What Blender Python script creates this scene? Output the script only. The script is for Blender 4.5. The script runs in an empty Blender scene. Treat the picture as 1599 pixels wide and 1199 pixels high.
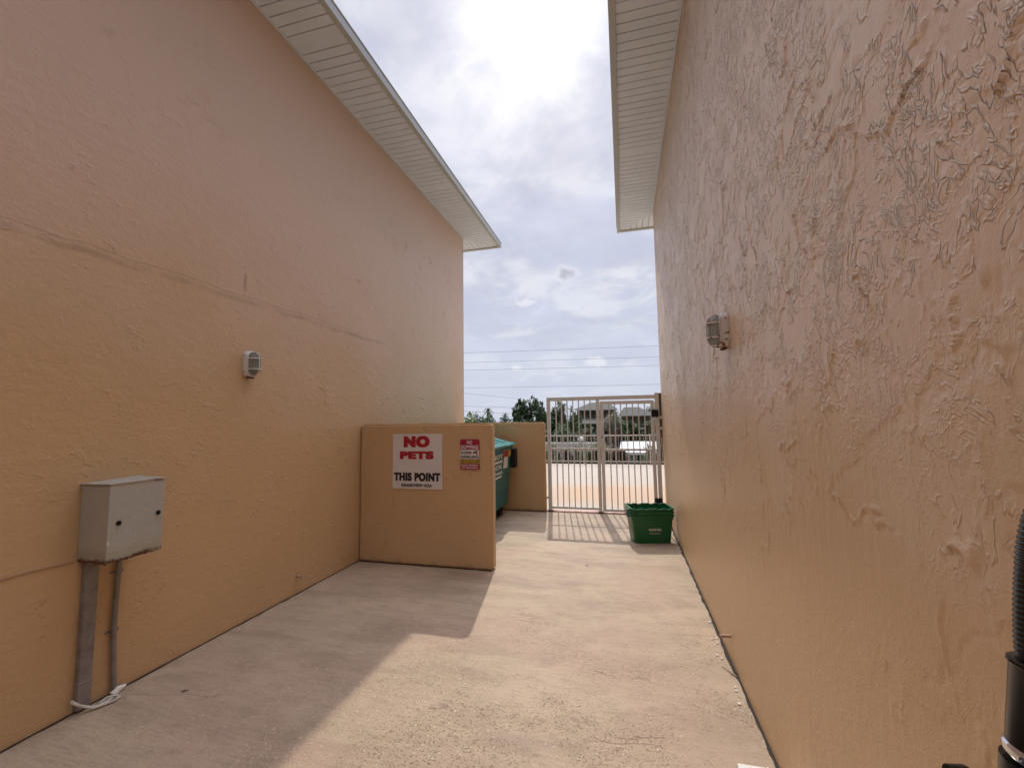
import bpy, bmesh, math, random
import numpy as np
from mathutils import Vector, Matrix, noise as mnoise
random.seed(7)
S = bpy.context.scene
COL = S.collection

# ---------------------------------------------------------------- camera
CAM_C = Vector((0, 0, 1.5))
FPX, PW, PH = 671.137, 1599.0, 1199.0
def cam_axes(yaw, pitch, roll):
    f = Vector((-math.sin(yaw)*math.cos(pitch), math.cos(yaw)*math.cos(pitch), math.sin(pitch)))
    r = Vector((math.cos(yaw), math.sin(yaw), 0)); u = r.cross(f)
    c, s = math.cos(roll), math.sin(roll)
    return c*r+s*u, -s*r+c*u, f
RX, UX, FX = cam_axes(.2525, .0857, -.0145)
cd = bpy.data.cameras.new('camera'); cam = bpy.data.objects.new('camera', cd); COL.objects.link(cam)
cam.matrix_world = Matrix(((RX.x, UX.x, -FX.x, 0), (RX.y, UX.y, -FX.y, 0), (RX.z, UX.z, -FX.z, 1.5), (0, 0, 0, 1)))
cd.sensor_width = 36; cd.lens = FPX/PW*36; cd.clip_start = .05; cd.clip_end = 6000
S.camera = cam
def at(px, py, Y):
    """world point that stands Y metres down the alley in the direction of a photo pixel"""
    d = FX + RX*((px-PW/2)/FPX) - UX*((py-PH/2)/FPX)
    return CAM_C + d*(Y/d.y)

# ---------------------------------------------------------------- light
SUNV = Vector((-.146, .91, 1)).normalized()
ELEV = math.asin(SUNV.z); AZ = math.atan2(SUNV.x, SUNV.y)
SKY_STRENGTH = .1
sd = bpy.data.lights.new('sun', 'SUN'); sd.energy = 2.0; sd.angle = math.radians(.8); sd.color = (1, .92, .80)
sun = bpy.data.objects.new('sun', sd); COL.objects.link(sun)
sun.rotation_euler = SUNV.to_track_quat('Z', 'Y').to_euler(); sun.location = (-3, 18, 20)
S.view_settings.view_transform = 'Standard'; S.view_settings.look = 'None'
S.view_settings.exposure = .12; S.view_settings.gamma = 1

class NT:
    """short-hand for building node trees"""
    def __init__(s, tree): s.t = tree; s.n = tree.nodes; s.l = tree.links
    def new(s, typ, **kw):
        n = s.n.new(typ)
        for k, v in kw.items(): setattr(n, k, v)
        return n
    def put(s, sock, v):
        if v is None: return
        if hasattr(v, 'links') or isinstance(v, bpy.types.NodeSocket): s.l.new(v, sock)
        else:
            if isinstance(v, (tuple, list)) and len(v) == 3 and sock.type == 'RGBA': v = (*v, 1)
            sock.default_value = v
    def math(s, op, a, b=None, c=None, clamp=False):
        n = s.new('ShaderNodeMath', operation=op, use_clamp=clamp)
        for i, v in enumerate((a, b, c)): s.put(n.inputs[i], v)
        return n.outputs[0]
    def vmath(s, op, a, b=None, scale=None):
        n = s.new('ShaderNodeVectorMath', operation=op)
        s.put(n.inputs[0], a); s.put(n.inputs[1], b)
        if scale is not None: s.put(n.inputs['Scale'], scale)
        return n.outputs['Value'] if op in ('DOT_PRODUCT', 'LENGTH', 'DISTANCE') else n.outputs[0]
    def noise(s, vec, scale, detail=4, rough=.55, dist=0, typ='FBM', color=False):
        n = s.new('ShaderNodeTexNoise', noise_type=typ)
        s.put(n.inputs['Vector'], vec); s.put(n.inputs['Scale'], scale); n.inputs['Detail'].default_value = detail
        n.inputs['Roughness'].default_value = rough; n.inputs['Distortion'].default_value = dist
        return n.outputs['Color' if color else 'Fac']
    def step(s, v, lo, hi, a=0.0, b=1.0):
        n = s.new('ShaderNodeMapRange', interpolation_type='SMOOTHSTEP', clamp=True)
        s.put(n.inputs[0], v)
        for i, x in ((1, lo), (2, hi), (3, a), (4, b)): n.inputs[i].default_value = x
        return n.outputs[0]
    def mix(s, f, a, b, blend='MIX'):
        n = s.new('ShaderNodeMix', data_type='RGBA', blend_type=blend)
        s.put(n.inputs[0], f); s.put(n.inputs[6], a); s.put(n.inputs[7], b)
        return n.outputs[2]
    def sep(s, v):
        n = s.new('ShaderNodeSeparateXYZ'); s.put(n.inputs[0], v); return n.outputs
    def comb(s, x, y, z):
        n = s.new('ShaderNodeCombineXYZ')
        for i, v in enumerate((x, y, z)): s.put(n.inputs[i], v)
        return n.outputs[0]

# ---------------------------------------------------------------- sky
W = bpy.data.worlds.new('World'); S.world = W; W.use_nodes = True
t = NT(W.node_tree); W.node_tree.nodes.clear()
out = t.new('ShaderNodeOutputWorld'); bg = t.new('ShaderNodeBackground')
t.l.new(bg.outputs[0], out.inputs[0]); bg.inputs[1].default_value = SKY_STRENGTH
sky = t.new('ShaderNodeTexSky', sky_type='NISHITA', sun_disc=False, sun_elevation=ELEV, sun_rotation=AZ)
sky.air_density = 1; sky.dust_density = 2.5; sky.ozone_density = 1
tc = t.new('ShaderNodeTexCoord'); dirv = t.vmath('NORMALIZE', tc.outputs['Generated'])
dx, dy, dz = t.sep(dirv)
zz = t.math('ADD', t.math('MAXIMUM', dz, 0.0), .22)
cv = t.comb(t.math('DIVIDE', dx, zz), t.math('DIVIDE', dy, zz), 0.0)
n1 = t.noise(cv, 1.7, 7, .55, .25)
n2 = t.noise(t.vmath('ADD', cv, (3.1, 1.7, .4)), 3.6, 8, .6, .4)
n3 = t.noise(t.vmath('MULTIPLY', cv, (.8, 2.2, 1)), 1.3, 5, .5, .3)
veil = t.step(n1, .30, .66)                        # thin veil of high cloud
lump = t.step(n2, .42, .62)
band = t.step(n3, .42, .62)
pale = t.mix(lump, (5.2, 5.45, 6.6), (7.7, 7.75, 8.1))
cl = t.mix(t.math('MULTIPLY', band, .8), pale, (4.7, 4.9, 6.2))
basesky = t.mix(.65, sky.outputs[0], (5.0, 5.7, 7.6))
col = t.mix(t.math('MULTIPLY_ADD', veil, .60, .36), basesky, cl)
# the low sky is an even pale blue
low = t.step(dz, .02, .42, 1, 0)
col = t.mix(t.math('MULTIPLY', low, .72), col, (6.0, 6.45, 7.6))
# overhead, out of view, extra sky brightness is added to fill the shaded walls
high = t.math('MULTIPLY', t.step(dz, .735, .95, 1.0, 6.8), t.step(dy, -.35, .30, .55, 1.0))   # sky behind the camera dimmed to darken the lower walls
col = t.mix(1.0, col, t.comb(high, high, high), 'MULTIPLY')
# small stray clouds, each in its own direction
wob = t.vmath('SCALE', t.vmath('SUBTRACT', t.noise(dirv, 26, 4, .6, color=True), (.5, .5, .5)), scale=.055)
def stray(px, py, r, core, rim, squash=1.7):
    global col
    d = (at(px, py, 10) - CAM_C).normalized()
    v = t.vmath('SUBTRACT', t.vmath('ADD', dirv, wob), tuple(d))
    L = t.vmath('LENGTH', t.vmath('MULTIPLY', v, (1, 1, squash)))
    col = t.mix(t.step(L, r*.5, r*1.7, .50, 0), col, rim)
    if core: col = t.mix(t.step(L, r*.2, r*1.2, .85, 0), col, core)
stray(887, 427, .021, (4.4, 4.6, 5.3), (8.6, 8.6, 8.8))
stray(928, 566, .017, None, (8.8, 8.9, 9.2)); stray(806, 574, .012, None, (8.6, 8.7, 9.1)); stray(820, 470, .016, None, (8.4, 8.5, 8.9), 2.4)
# glow of the veiled sun
dt = t.math('MAXIMUM', t.vmath('DOT_PRODUCT', dirv, tuple(SUNV)), 0.0)
gl = t.math('ADD', t.math('MULTIPLY', t.math('POWER', dt, 170.0), 5.5), t.math('MULTIPLY', t.math('POWER', dt, 34.0), .5))
gl = t.math('MULTIPLY', gl, t.math('MULTIPLY_ADD', n2, 1.5, .25))
col = t.mix(1.0, col, t.comb(gl, t.math('MULTIPLY', gl, .98), t.math('MULTIPLY', gl, .88)), 'ADD')
t.l.new(col, bg.inputs[0])

# ---------------------------------------------------------------- materials
def mat(name, color=(.5, .5, .5), rough=.5, metal=0.0, build=None, spec=None):
    m = bpy.data.materials.new(name); m.use_nodes = True
    b = m.node_tree.nodes['Principled BSDF']
    b.inputs['Base Color'].default_value = (*color, 1); b.inputs['Roughness'].default_value = rough; b.inputs['Metallic'].default_value = metal
    if spec is not None: b.inputs['Specular IOR Level'].default_value = spec
    if build: build(NT(m.node_tree), b)
    return m
def P(t): return t.new('ShaderNodeNewGeometry').outputs['Position']
def O(t): return t.new('ShaderNodeTexCoord').outputs['Object']
def bump(t, b, h, dist, strength=1.0):
    n = t.new('ShaderNodeBump'); n.inputs['Strength'].default_value = strength; n.inputs['Distance'].default_value = dist
    t.put(n.inputs['Height'], h); t.l.new(n.outputs[0], b.inputs['Normal'])

PAINT = (.605, .398, .206)
def stucco(kind):
    def f(t, b):
        p = P(t); x, y, z = t.sep(p)
        warp = t.vmath('SCALE', t.vmath('SUBTRACT', t.noise(p, 7, 3, .5, color=True), (.5, .5, .5)), scale=.10 if kind == 'rough' else .06)
        q = t.vmath('ADD', p, warp)
        fine = t.noise(p, 190, 2, .5)
        peel = t.noise(p, 55, 3, .6)
        if kind == 'rough':
            up = t.step(t.math('ADD', z, t.math('MULTIPLY', t.noise(p, 1.3, 3, .5), 1.3)), 1.85, 2.75, .06, 1)
            def line(n, c, w): return t.step(t.math('ABSOLUTE', t.math('SUBTRACT', n, c)), .0, w, 1, 0)
            q = t.vmath('ADD', p, t.vmath('SCALE', t.vmath('SUBTRACT', t.noise(p, 5, 3, .5, color=True), (.5, .5, .5)), scale=.12))
            qx, qy, qz = t.sep(q)
            wr = None
            # wrinkles torn up by the trowel: patches, each dragged its own way
            for k, (ang, f, cut) in enumerate(((1.25, 34, .52), (.5, 31, .55), (2.1, 37, .545), (1.65, 27, .54))):
                ca, sa = math.cos(ang), math.sin(ang)
                u_ = t.math('ADD', t.math('MULTIPLY', qy, ca*.42), t.math('MULTIPLY', qz, sa*.42)); v_ = t.math('ADD', t.math('MULTIPLY', qy, -sa), t.math('MULTIPLY', qz, ca))
                n = t.noise(t.comb(u_, v_, k*3.7), f, 2, .5)
                m = t.step(t.noise(t.vmath('ADD', q, (k*5.3, 0, 0)), 1.9+.3*k, 4, .64), cut-.012, cut+.02)
                rdg = t.math('MULTIPLY', t.math('ADD', line(n, .5, .042), t.step(n, .50, .55, 0, .45)), m)
                wr = rdg if wr is None else t.math('MAXIMUM', wr, rdg)
            # finer crumbs strung along the broken edges
            pl = t.noise(q, 2.6, 6, .6)
            zone = t.math('MULTIPLY', line(pl, .505, .05), t.step(t.noise(p, 2.2, 3, .5), .46, .56))
            cr = t.noise(t.vmath('MULTIPLY', q, (1, 1.2, .85)), 40, 2, .5)
            wr = t.math('MAXIMUM', wr, t.math('MULTIPLY', t.math('ADD', line(cr, .5, .06), t.step(cr, .5, .56, 0, .4)), zone))
            wr = t.math('MAXIMUM', wr, t.math('MULTIPLY', line(pl, .505, .010), t.step(t.noise(p, 4.5, 3, .5), .46, .54)))
            brk = t.step(t.noise(q, 16, 3, .6), .38, .56, .12, 1)          # the ridges are broken and ragged
            h = t.math('MULTIPLY', t.math('MULTIPLY', wr, up), brk)
            h = t.math('ADD', h, t.math('MULTIPLY', fine, .10)); h = t.math('ADD', h, t.math('MULTIPLY', peel, .18))
            h = t.math('ADD', h, t.math('MULTIPLY', t.noise(t.vmath('MULTIPLY', p, (1, 1, .35)), 30, 3, .5), .16))
            bump(t, b, h, .0078)
            b.inputs['Roughness'].default_value = .42; b.inputs['Specular IOR Level'].default_value = .5
            dirt = 0.0
        elif kind == 'smooth':
            pl = t.noise(t.vmath('MULTIPLY', q, (1, .8, 1.2)), 3.4, 6, .6, .5)
            edge = t.step(t.math('ABSOLUTE', t.math('SUBTRACT', pl, .5)), .0, .030, 1, 0)
            where = t.math('MULTIPLY', t.step(t.noise(q, 9, 3, .6), .50, .62), t.step(t.noise(p, 2.3, 3, .6), .42, .6, .15, .8))
            far = t.step(y, 2.0, 6.5, .55, 1.0)
            seamz = t.math('ADD', z, t.math('MULTIPLY', t.math('SUBTRACT', t.noise(t.comb(0., y, 0.), 2.5, 4, .6), .5), .07))
            seam = t.step(t.math('ABSOLUTE', t.math('SUBTRACT', seamz, 2.475)), .002, .034, 1, 0)
            seam = t.math('MULTIPLY', seam, t.step(y, 4.4, 5.3, 1, 0))
            seam2 = t.math('MULTIPLY', t.step(t.math('ABSOLUTE', t.math('SUBTRACT', seamz, 2.515)), .001, .010, 1, 0), t.step(y, 3.8, 4.9, 1, 0))
            drip = t.math('MULTIPLY', t.step(t.math('ABSOLUTE', t.math('SUBTRACT', t.math('ADD', y, t.math('MULTIPLY', warp_y(t, warp), .3)), 2.69)), .004, .02, 1, 0),
                          t.math('MULTIPLY', t.step(z, 2.52, 2.6), t.step(z, 2.66, 2.72, 1, 0)))
            h = t.math('MULTIPLY', t.math('MULTIPLY', edge, where), far)
            h = t.math('ADD', h, t.math('MULTIPLY', fine, .10)); h = t.math('ADD', h, t.math('MULTIPLY', peel, .42))
            h = t.math('ADD', h, t.math('MULTIPLY', t.noise(t.vmath('MULTIPLY', q, (1, .7, 1.3)), 14, 4, .6), .60))
            h = t.math('ADD', h, t.math('MULTIPLY', seam, .07)); h = t.math('ADD', h, t.math('MULTIPLY', t.noise(p, 1.3, 2, .5), 1.3))
            h = t.math('ADD', h, t.math('MULTIPLY', seam2, .10))
            bump(t, b, h, .0070)
            b.inputs['Roughness'].default_value = .40
            dirt = t.math('MAXIMUM', t.math('MULTIPLY', seam, t.math('MULTIPLY', t.step(t.noise(p, 4, 4, .6), .3, .7), .42)), t.math('MAXIMUM', t.math('MULTIPLY', drip, .5), t.math('MULTIPLY', seam2, .22)))
        else:
            h = t.math('ADD', t.math('MULTIPLY', t.noise(q, 9, 4, .6), .5), t.math('ADD', t.math('MULTIPLY', peel, .3), t.math('MULTIPLY', fine, .12)))
            h = t.math('ADD', h, t.math('MULTIPLY', t.step(t.math('ABSOLUTE', t.math('SUBTRACT', t.noise(q, 3.4, 5, .6), .5)), .0, .02, 1, 0), t.step(t.noise(q, 7, 3), .5, .6, 0, .6)))
            bump(t, b, h, .0065); b.inputs['Roughness'].default_value = .5
            dirt = t.math('MULTIPLY', t.step(z, .0, .10, 1, 0), t.step(t.noise(p, 8, 4, .6), .45, .65, 0, .5))
        big = t.noise(p, .9, 4, .6)
        c = t.mix(big, tuple(v*.95 for v in PAINT), tuple(v*1.05 for v in PAINT))
        c = t.mix(t.step(t.noise(p, 2.6, 4, .65), .48, .75, 0, .28), c, (.68, .43, .26))
        if kind == 'rough': c = t.mix(t.math('MULTIPLY', t.step(t.math('ADD', z, t.math('MULTIPLY', t.noise(p, 1.1, 4, .6), 1.6)), 1.8, 3.2, .05, .70), t.math('MULTIPLY_ADD', t.noise(p, 2.4, 4, .6), .8, .5, clamp=True)), c, (.83, .665, .54))            # upper wall paler in patches, skylight put into the paint colour
        if kind == 'smooth': c = t.mix(t.step(t.math('ADD', z, t.math('MULTIPLY', t.noise(p, 1.1, 4, .6), 1.6)), 2.2, 4.4, 0, .75), c, (.76, .565, .45))  # left wall also lightens upwards, skylight painted into its colour
        c = t.mix(dirt, c, (.24, .145, .09))
        t.l.new(c, b.inputs['Base Color'])
    return f
def warp_y(t, w): return t.sep(w)[1]
M = {}
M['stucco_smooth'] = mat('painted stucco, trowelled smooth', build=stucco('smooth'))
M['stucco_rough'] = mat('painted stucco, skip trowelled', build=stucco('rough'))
M['stucco_low'] = mat('painted stucco, low walls', build=stucco('low'))

def concrete(t, b):
    p = P(t); x, y, z = t.sep(p)
    st = t.noise(p, .8, 5, .6, .4); st2 = t.noise(t.vmath('MULTIPLY', p, (.6, 2.2, 1)), 1.5, 7, .68, .6)
    c = t.mix(t.step(st, .3, .7), (0.430, 0.329, 0.223), (0.535, 0.400, 0.265))
    c = t.mix(t.step(st2, .44, .66, 0, .75), c, (0.312, 0.227, 0.153))
    pink = t.step(t.noise(t.vmath('ADD', p, (5, 2, 0)), 1.1, 4, .55), .48, .64, 0, .55)
    c = t.mix(pink, c, (0.484, 0.326, 0.237))
    broom = t.noise(t.vmath('MULTIPLY', p, (1.5, 15, 1)), 4, 5, .72)
    c = t.mix(t.step(broom, .48, .70, 0, .58), c, (0.298, 0.214, 0.143))
    blot = t.step(t.noise(t.vmath('MULTIPLY', p, (.8, 1.6, 1)), 5.5, 6, .72), .50, .70, 0, .50)
    c = t.mix(blot, c, (0.279, 0.202, 0.139))
    c = t.mix(t.step(t.noise(p, 3.1, 5, .7), .56, .72, 0, .30), c, (0.595, 0.459, 0.312))
    ck = t.math('ABSOLUTE', t.math('SUBTRACT', t.noise(t.vmath('MULTIPLY', p, (.22, 1, 1)), 1.2, 4, .5, .1), .5))
    crack = t.math('MULTIPLY', t.step(ck, .0, .0022, 1, 0), t.step(t.noise(p, 1.7, 2), .54, .6))
    c = t.mix(t.math('MULTIPLY', crack, .35), c, (0.205, 0.144, 0.102))
    cy = t.math('ADD', y, t.math('MULTIPLY', t.math('SUBTRACT', t.noise(t.comb(x, 0., 0.), 3.0, 5, .65), .5), .35))
    run = t.math('MULTIPLY', t.step(t.math('ABSOLUTE', t.math('SUBTRACT', cy, 4.98)), .001, .010, 1, 0), t.step(t.noise(p, 5, 3), .40, .55))
    crack = t.math('MAXIMUM', crack, run); c = t.mix(t.math('MULTIPLY', run, .6), c, (0.160, 0.120, 0.093))
    c = t.mix(t.step(t.noise(p, 95, 2, .6), .42, .66, 0, .22), c, (0.270, 0.196, 0.142))
    # worn top with the aggregate showing, mostly near the camera end
    near = t.math('MULTIPLY', t.step(y, 1.9, 4.3, 1, .24), t.step(t.noise(p, 1.7, 5, .65), .34, .60))
    near = t.math('MULTIPLY', near, t.step(x, -2.6, -1.2, .35, 1))
    def specks(scale, seed, lo, hi):
        vo = t.new('ShaderNodeTexVoronoi', feature='F1'); t.put(vo.inputs['Vector'], t.vmath('ADD', p, t.vmath('ADD', t.vmath('SCALE', t.noise(p, scale*.9, 2, color=True), scale=.9/scale), (seed, seed, 0)))); vo.inputs['Scale'].default_value = scale
        rnd = t.sep(vo.outputs['Color'])
        return t.step(vo.outputs['Distance'], .22, .48, 1, 0), rnd[0], rnd[1]
    st_a, r_a, g_a = specks(105, 0.0, 0, 0); st_b, r_b, g_b = specks(52, 3.3, 0, 0)
    pit = t.math('MULTIPLY', t.math('MULTIPLY', st_a, t.math('GREATER_THAN', r_a, .60)), near)
    chip = t.math('MULTIPLY', t.math('MULTIPLY', st_a, t.math('LESS_THAN', r_a, .16)), near)
    chip2 = t.math('MULTIPLY', t.math('MULTIPLY', st_b, t.math('LESS_THAN', r_b, .07)), near)
    pit2 = t.math('MULTIPLY', t.math('MULTIPLY', st_b, t.math('GREATER_THAN', r_b, .86)), near)
    c = t.mix(t.math('MULTIPLY', near, .22), c, (0.335, 0.237, 0.149))
    c = t.mix(t.math('MULTIPLY', pit, .50), c, (0.205, 0.140, 0.088)); c = t.mix(t.math('MULTIPLY', pit2, .40), c, (0.223, 0.153, 0.098))
    c = t.mix(t.math('MULTIPLY', chip, t.math('MULTIPLY_ADD', g_a, .7, .25)), c, (0.744, 0.619, 0.444)); c = t.mix(t.math('MULTIPLY', chip2, .75), c, (0.725, 0.603, 0.437))
    sp = t.step(t.noise(p, 46, 2, .5), .70, .76, 0, .45)
    c = t.mix(sp, c, (0.205, 0.144, 0.095))
    t.l.new(c, b.inputs['Base Color'])
    h = t.math('ADD', t.math('MULTIPLY', broom, .30), t.math('MULTIPLY', t.noise(p, 140, 3, .65), .45))
    h = t.math('ADD', h, t.math('MULTIPLY', chip, .5)); h = t.math('ADD', h, t.math('MULTIPLY', chip2, .8)); h = t.math('SUBTRACT', h, t.math('MULTIPLY', pit, .8)); h = t.math('SUBTRACT', h, t.math('MULTIPLY', pit2, .9))
    h = t.math('SUBTRACT', h, t.math('MULTIPLY', crack, 1.0)); h = t.math('ADD', h, t.math('MULTIPLY', t.noise(p, 22, 4, .65), .5))
    bump(t, b, h, .0034); b.inputs['Roughness'].default_value = .6
M['concrete'] = mat('worn concrete', build=concrete)
def lot(t, b):
    p = P(t); x, y, z = t.sep(p)
    c = t.mix(t.noise(p, .5, 5, .6), (.40, .335, .262), (.48, .41, .33))
    dx_ = t.math('MULTIPLY', t.math('SUBTRACT', x, .0), .62); dy_ = t.math('SUBTRACT', y, 9.2)
    r = t.math('SQRT', t.math('ADD', t.math('MULTIPLY', dx_, dx_), t.math('MULTIPLY', dy_, dy_)))
    r = t.math('ADD', r, t.math('MULTIPLY', t.math('SUBTRACT', t.noise(p, .9, 5, .65), .5), 2.6))
    c = t.mix(t.step(r, .6, 1.9, .8, 0), c, (.48, .31, .18))
    c = t.mix(t.step(t.noise(t.vmath('MULTIPLY', p, (.5, 2, 1)), 2.0, 5, .7), .58, .75, 0, .25), c, (.42, .34, .29))
    j = t.step(t.math('ABSOLUTE', t.math('SUBTRACT', y, 9.35)), .006, .02, 1, 0)
    c = t.mix(t.math('MULTIPLY', j, .5), c, (.3, .24, .2))
    t.l.new(c, b.inputs['Base Color']); bump(t, b, t.noise(p, 60, 3, .6), .003)
M['lot'] = mat('sun bleached concrete lot', rough=.75, build=lot)
def earth(t, b):
    p = P(t); c = t.mix(t.noise(p, .15, 6, .6), (.035, .05, .02), (.09, .085, .05)); t.l.new(c, b.inputs['Base Color'])
M['earth'] = mat('low ground, grass and sand', rough=.9, build=earth)
M['joint'] = mat('dark dirt in the joint', (.035, .026, .02), .9)
def vinyl(t, b):
    p = P(t); c = t.mix(t.step(t.noise(p, 2.2, 4, .6), .4, .7), (.73, .80, .87), (.79, .86, .93)); t.l.new(c, b.inputs['Base Color'])
    bump(t, b, t.noise(p, 120, 2, .5), .0008)
M['vinyl'] = mat('white vinyl soffit', rough=.42, build=vinyl)
M['fascia'] = mat('off white painted metal fascia', (.50, .52, .49), .38)
def shingles(t, b):
    p = P(t); c = t.mix(t.noise(p, 6, 5, .7), (.10, .10, .105), (.19, .19, .19)); t.l.new(c, b.inputs['Base Color']); bump(t, b, t.noise(p, 9, 3), .02)
M['shingle'] = mat('grey shingles', rough=.9, build=shingles)
def whitepaint(rust, tone=(.72, .70, .66)):
    def f(t, b):
        p = O(t); x, y, z = t.sep(p)
        c = t.mix(t.step(t.noise(p, 9, 4, .6), .45, .75, 0, .35), tone, tuple(v*.84 for v in tone))
        if rust: 
            k = t.step(t.math('ADD', t.noise(p, 48, 3, .6), t.math('MULTIPLY', z, -.75)), .62 - rust*.10, .66 - rust*.10)
            c = t.mix(k, c, (.13, .042, .018)); t.l.new(t.math('MULTIPLY_ADD', k, .5, .35), b.inputs['Roughness'])
        t.l.new(c, b.inputs['Base Color']); bump(t, b, t.noise(p, 150, 2), .0006)
    return f
M['gate'] = mat('white powder coated gate metal', rough=.4, build=whitepaint(0, (.72, .68, .64)))
M['lamp_left'] = mat('white lamp casting', rough=.4, build=whitepaint(.1))
M['lamp_right'] = mat('white lamp casting eaten by rust', rough=.5, build=whitepaint(1.0, (.68, .60, .55)))
def lampglass(t, b):
    p = O(t); x, y, z = t.sep(p)
    w = t.math('SINE', t.math('MULTIPLY', y, 900)); bump(t, b, w, .0015); b.inputs['Transmission Weight'].default_value = .55; b.inputs['IOR'].default_value = 1.45
M['lampglass'] = mat('ribbed lamp glass', (.50, .50, .44), .22, build=lampglass)
def boxpaint(t, b):
    p = O(t); x, y, z = t.sep(p)
    c = t.mix(t.noise(p, 6, 5, .6), (.40, .375, .315), (.47, .445, .385))
    c = t.mix(t.step(t.noise(p, 90, 2, .5), .63, .70, 0, .35), c, (.20, .14, .10))
    n = t.math('MULTIPLY', t.math('SUBTRACT', t.noise(p, 24, 4, .7), .5), .075)
    low = t.step(t.math('ADD', z, n), .004, .022, 1, 0)
    moss = t.step(t.math('ADD', z, n), .02, .085, .45, 0)
    c = t.mix(moss, c, (.30, .27, .13)); 
    top = t.step(t.math('ADD', z, t.math('MULTIPLY', n, .5)), .385, .402, 0, .8)
    c = t.mix(t.math('MULTIPLY', top, t.step(t.noise(p, 17, 4, .6), .55, .68)), c, (.20, .11, .07))
    c = t.mix(t.math('MULTIPLY', low, t.step(t.noise(p, 12, 3, .6), .30, .50)), c, (.10, .04, .022))
    t.l.new(c, b.inputs['Base Color']); bump(t, b, t.math('ADD', t.noise(p, 14, 3), t.math('MULTIPLY', low, .6)), .003); t.l.new(t.math('MULTIPLY_ADD', low, .4, .42), b.inputs['Roughness'])
M['boxpaint'] = mat('grey painted steel with rust', build=boxpaint)
M['rust'] = mat('bare rust', rough=.85, build=lambda t, b: t.l.new(t.mix(t.noise(O(t), 40, 4, .7), (.07, .028, .016), (.17, .07, .035)), b.inputs['Base Color']))
M['duct'] = mat('grey weathered conduit', rough=.55, build=lambda t, b: t.l.new(t.mix(t.step(t.noise(O(t), 11, 5, .65), .4, .7), (.27, .235, .21), (.17, .14, .12)), b.inputs['Base Color']))
M['black'] = mat('black plastic', (.010, .010, .012), .55, spec=.3)
M['blackgloss'] = mat('glossy black enamel', (.004, .004, .0045), .2, spec=.35)
M['chrome'] = mat('chrome', (.75, .75, .77), .10, 1.0)
M['wirewhite'] = mat('old white cable sheath', (.60, .55, .47), .5)
M['cable'] = mat('painted over cable', (.42, .26, .17), .5)
M['pvc'] = mat('white plastic board', (.82, .81, .78), .3)
M['sign_white'] = mat('white sign sheet', rough=.35, build=lambda t, b: t.l.new(t.mix(t.noise(P(t), 5, 3), (.70, .64, .61), (.76, .71, .68)), b.inputs['Base Color']))
M['red'] = mat('sign red', (.40, .008, .022), .4)
M['crimson'] = mat('warning red', (.36, .008, .035), .4)
M['ink'] = mat('sign black', (.012, .011, .012), .45)
M['lightink'] = mat('sign pale lettering', (.74, .62, .62), .4)
M['yellow'] = mat('warning yellow', (.62, .44, .06), .45)
def teal(c0, c1, rough, dent=.003):
    def f(t, b):
        p = P(t); c = t.mix(t.step(t.noise(p, 5, 5, .65), .40, .72), c0, c1); c = t.mix(t.step(t.noise(t.vmath('MULTIPLY', p, (6, 6, 1)), 6, 4, .6), .60, .75, 0, .25), c, (.10, .10, .08)); t.l.new(c, b.inputs['Base Color'])
        b.inputs['Roughness'].default_value = rough; bump(t, b, t.noise(p, 9, 3), dent)
    return f
M['teal'] = mat('teal painted steel', build=teal((.004, .105, .100), (.008, .13, .12), .42))
M['teal_lid'] = mat('faded teal plastic lid', build=teal((.08, .33, .34), (.13, .40, .41), .2, .0006))
M['rubber'] = mat('black rubber', (.014, .013, .013), .7)
M['cream'] = mat('cream lettering', (.66, .68, .56), .5)
M['blueband'] = mat('blue band', (.03, .12, .28), .5)
M['bin'] = mat('dark green recycling plastic', rough=.30, build=lambda t, b: (t.l.new(t.mix(t.noise(O(t), 6, 4), (.003, .10, .032), (.005, .125, .042)), b.inputs['Base Color']), bump(t, b, t.noise(O(t), 160, 2), .0006)))
M['bin_ink'] = mat('pale bin lettering', (.66, .70, .64), .5)
M['pebble'] = mat('pale concrete crumbs', (.80, .74, .64), .85)
M['twig'] = mat('dry twig', (.45, .36, .27), .8)
M['bark'] = mat('bark', rough=.9, build=lambda t, b: t.l.new(t.mix(t.noise(O(t), 12, 4), (.10, .075, .055), (.20, .155, .12)), b.inputs['Base Color']))
def leaf(name, a, c2, scale=1.3):
    def f(t, b):
        c = t.mix(t.step(t.noise(P(t), scale, 3, .6), .38, .62), a, c2); t.l.new(c, b.inputs['Base Color'])
    return mat(name, rough=.55, build=f)
M['leaf_dark'] = leaf('dark evergreen leaves', (.024, .050, .014), (.078, .125, .036))
M['leaf_mid'] = leaf('mid green leaves', (.042, .085, .020), (.12, .18, .048))
M['leaf_bright'] = leaf('bright yellow green leaves', (.10, .17, .025), (.22, .28, .06))
M['leaf_olive'] = leaf('olive leaves', (.06, .065, .025), (.15, .135, .055))
M['leaf_brown'] = leaf('dry brown foliage', (.055, .038, .028), (.13, .09, .065))
M['yucca'] = leaf('pale yucca blades', (.16, .19, .10), (.50, .50, .36), 6)
M['rail'] = mat('white railing', (.48, .45, .41), .4)
M['hwall'] = mat('tan house siding', (.20, .165, .125), .8)
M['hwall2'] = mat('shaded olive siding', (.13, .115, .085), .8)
M['hroof'] = mat('weathered grey roof', rough=.85, build=lambda t, b: t.l.new(t.mix(t.noise(P(t), 3, 5, .7), (.042, .044, .037), (.070, .072, .062)), b.inputs['Base Color']))
M['htrim'] = mat('white trim', (.75, .74, .70), .5)
M['hglass'] = mat('dark window glass', (.015, .017, .018), .15)
M['curtain'] = mat('white blind', (.85, .85, .85), .6)
M['aqua'] = mat('aqua painted boards', rough=.6, build=lambda t, b: t.l.new(t.mix(t.noise(P(t), 2, 4), (.17, .36, .35), (.23, .43, .42)), b.inputs['Base Color']))
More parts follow.
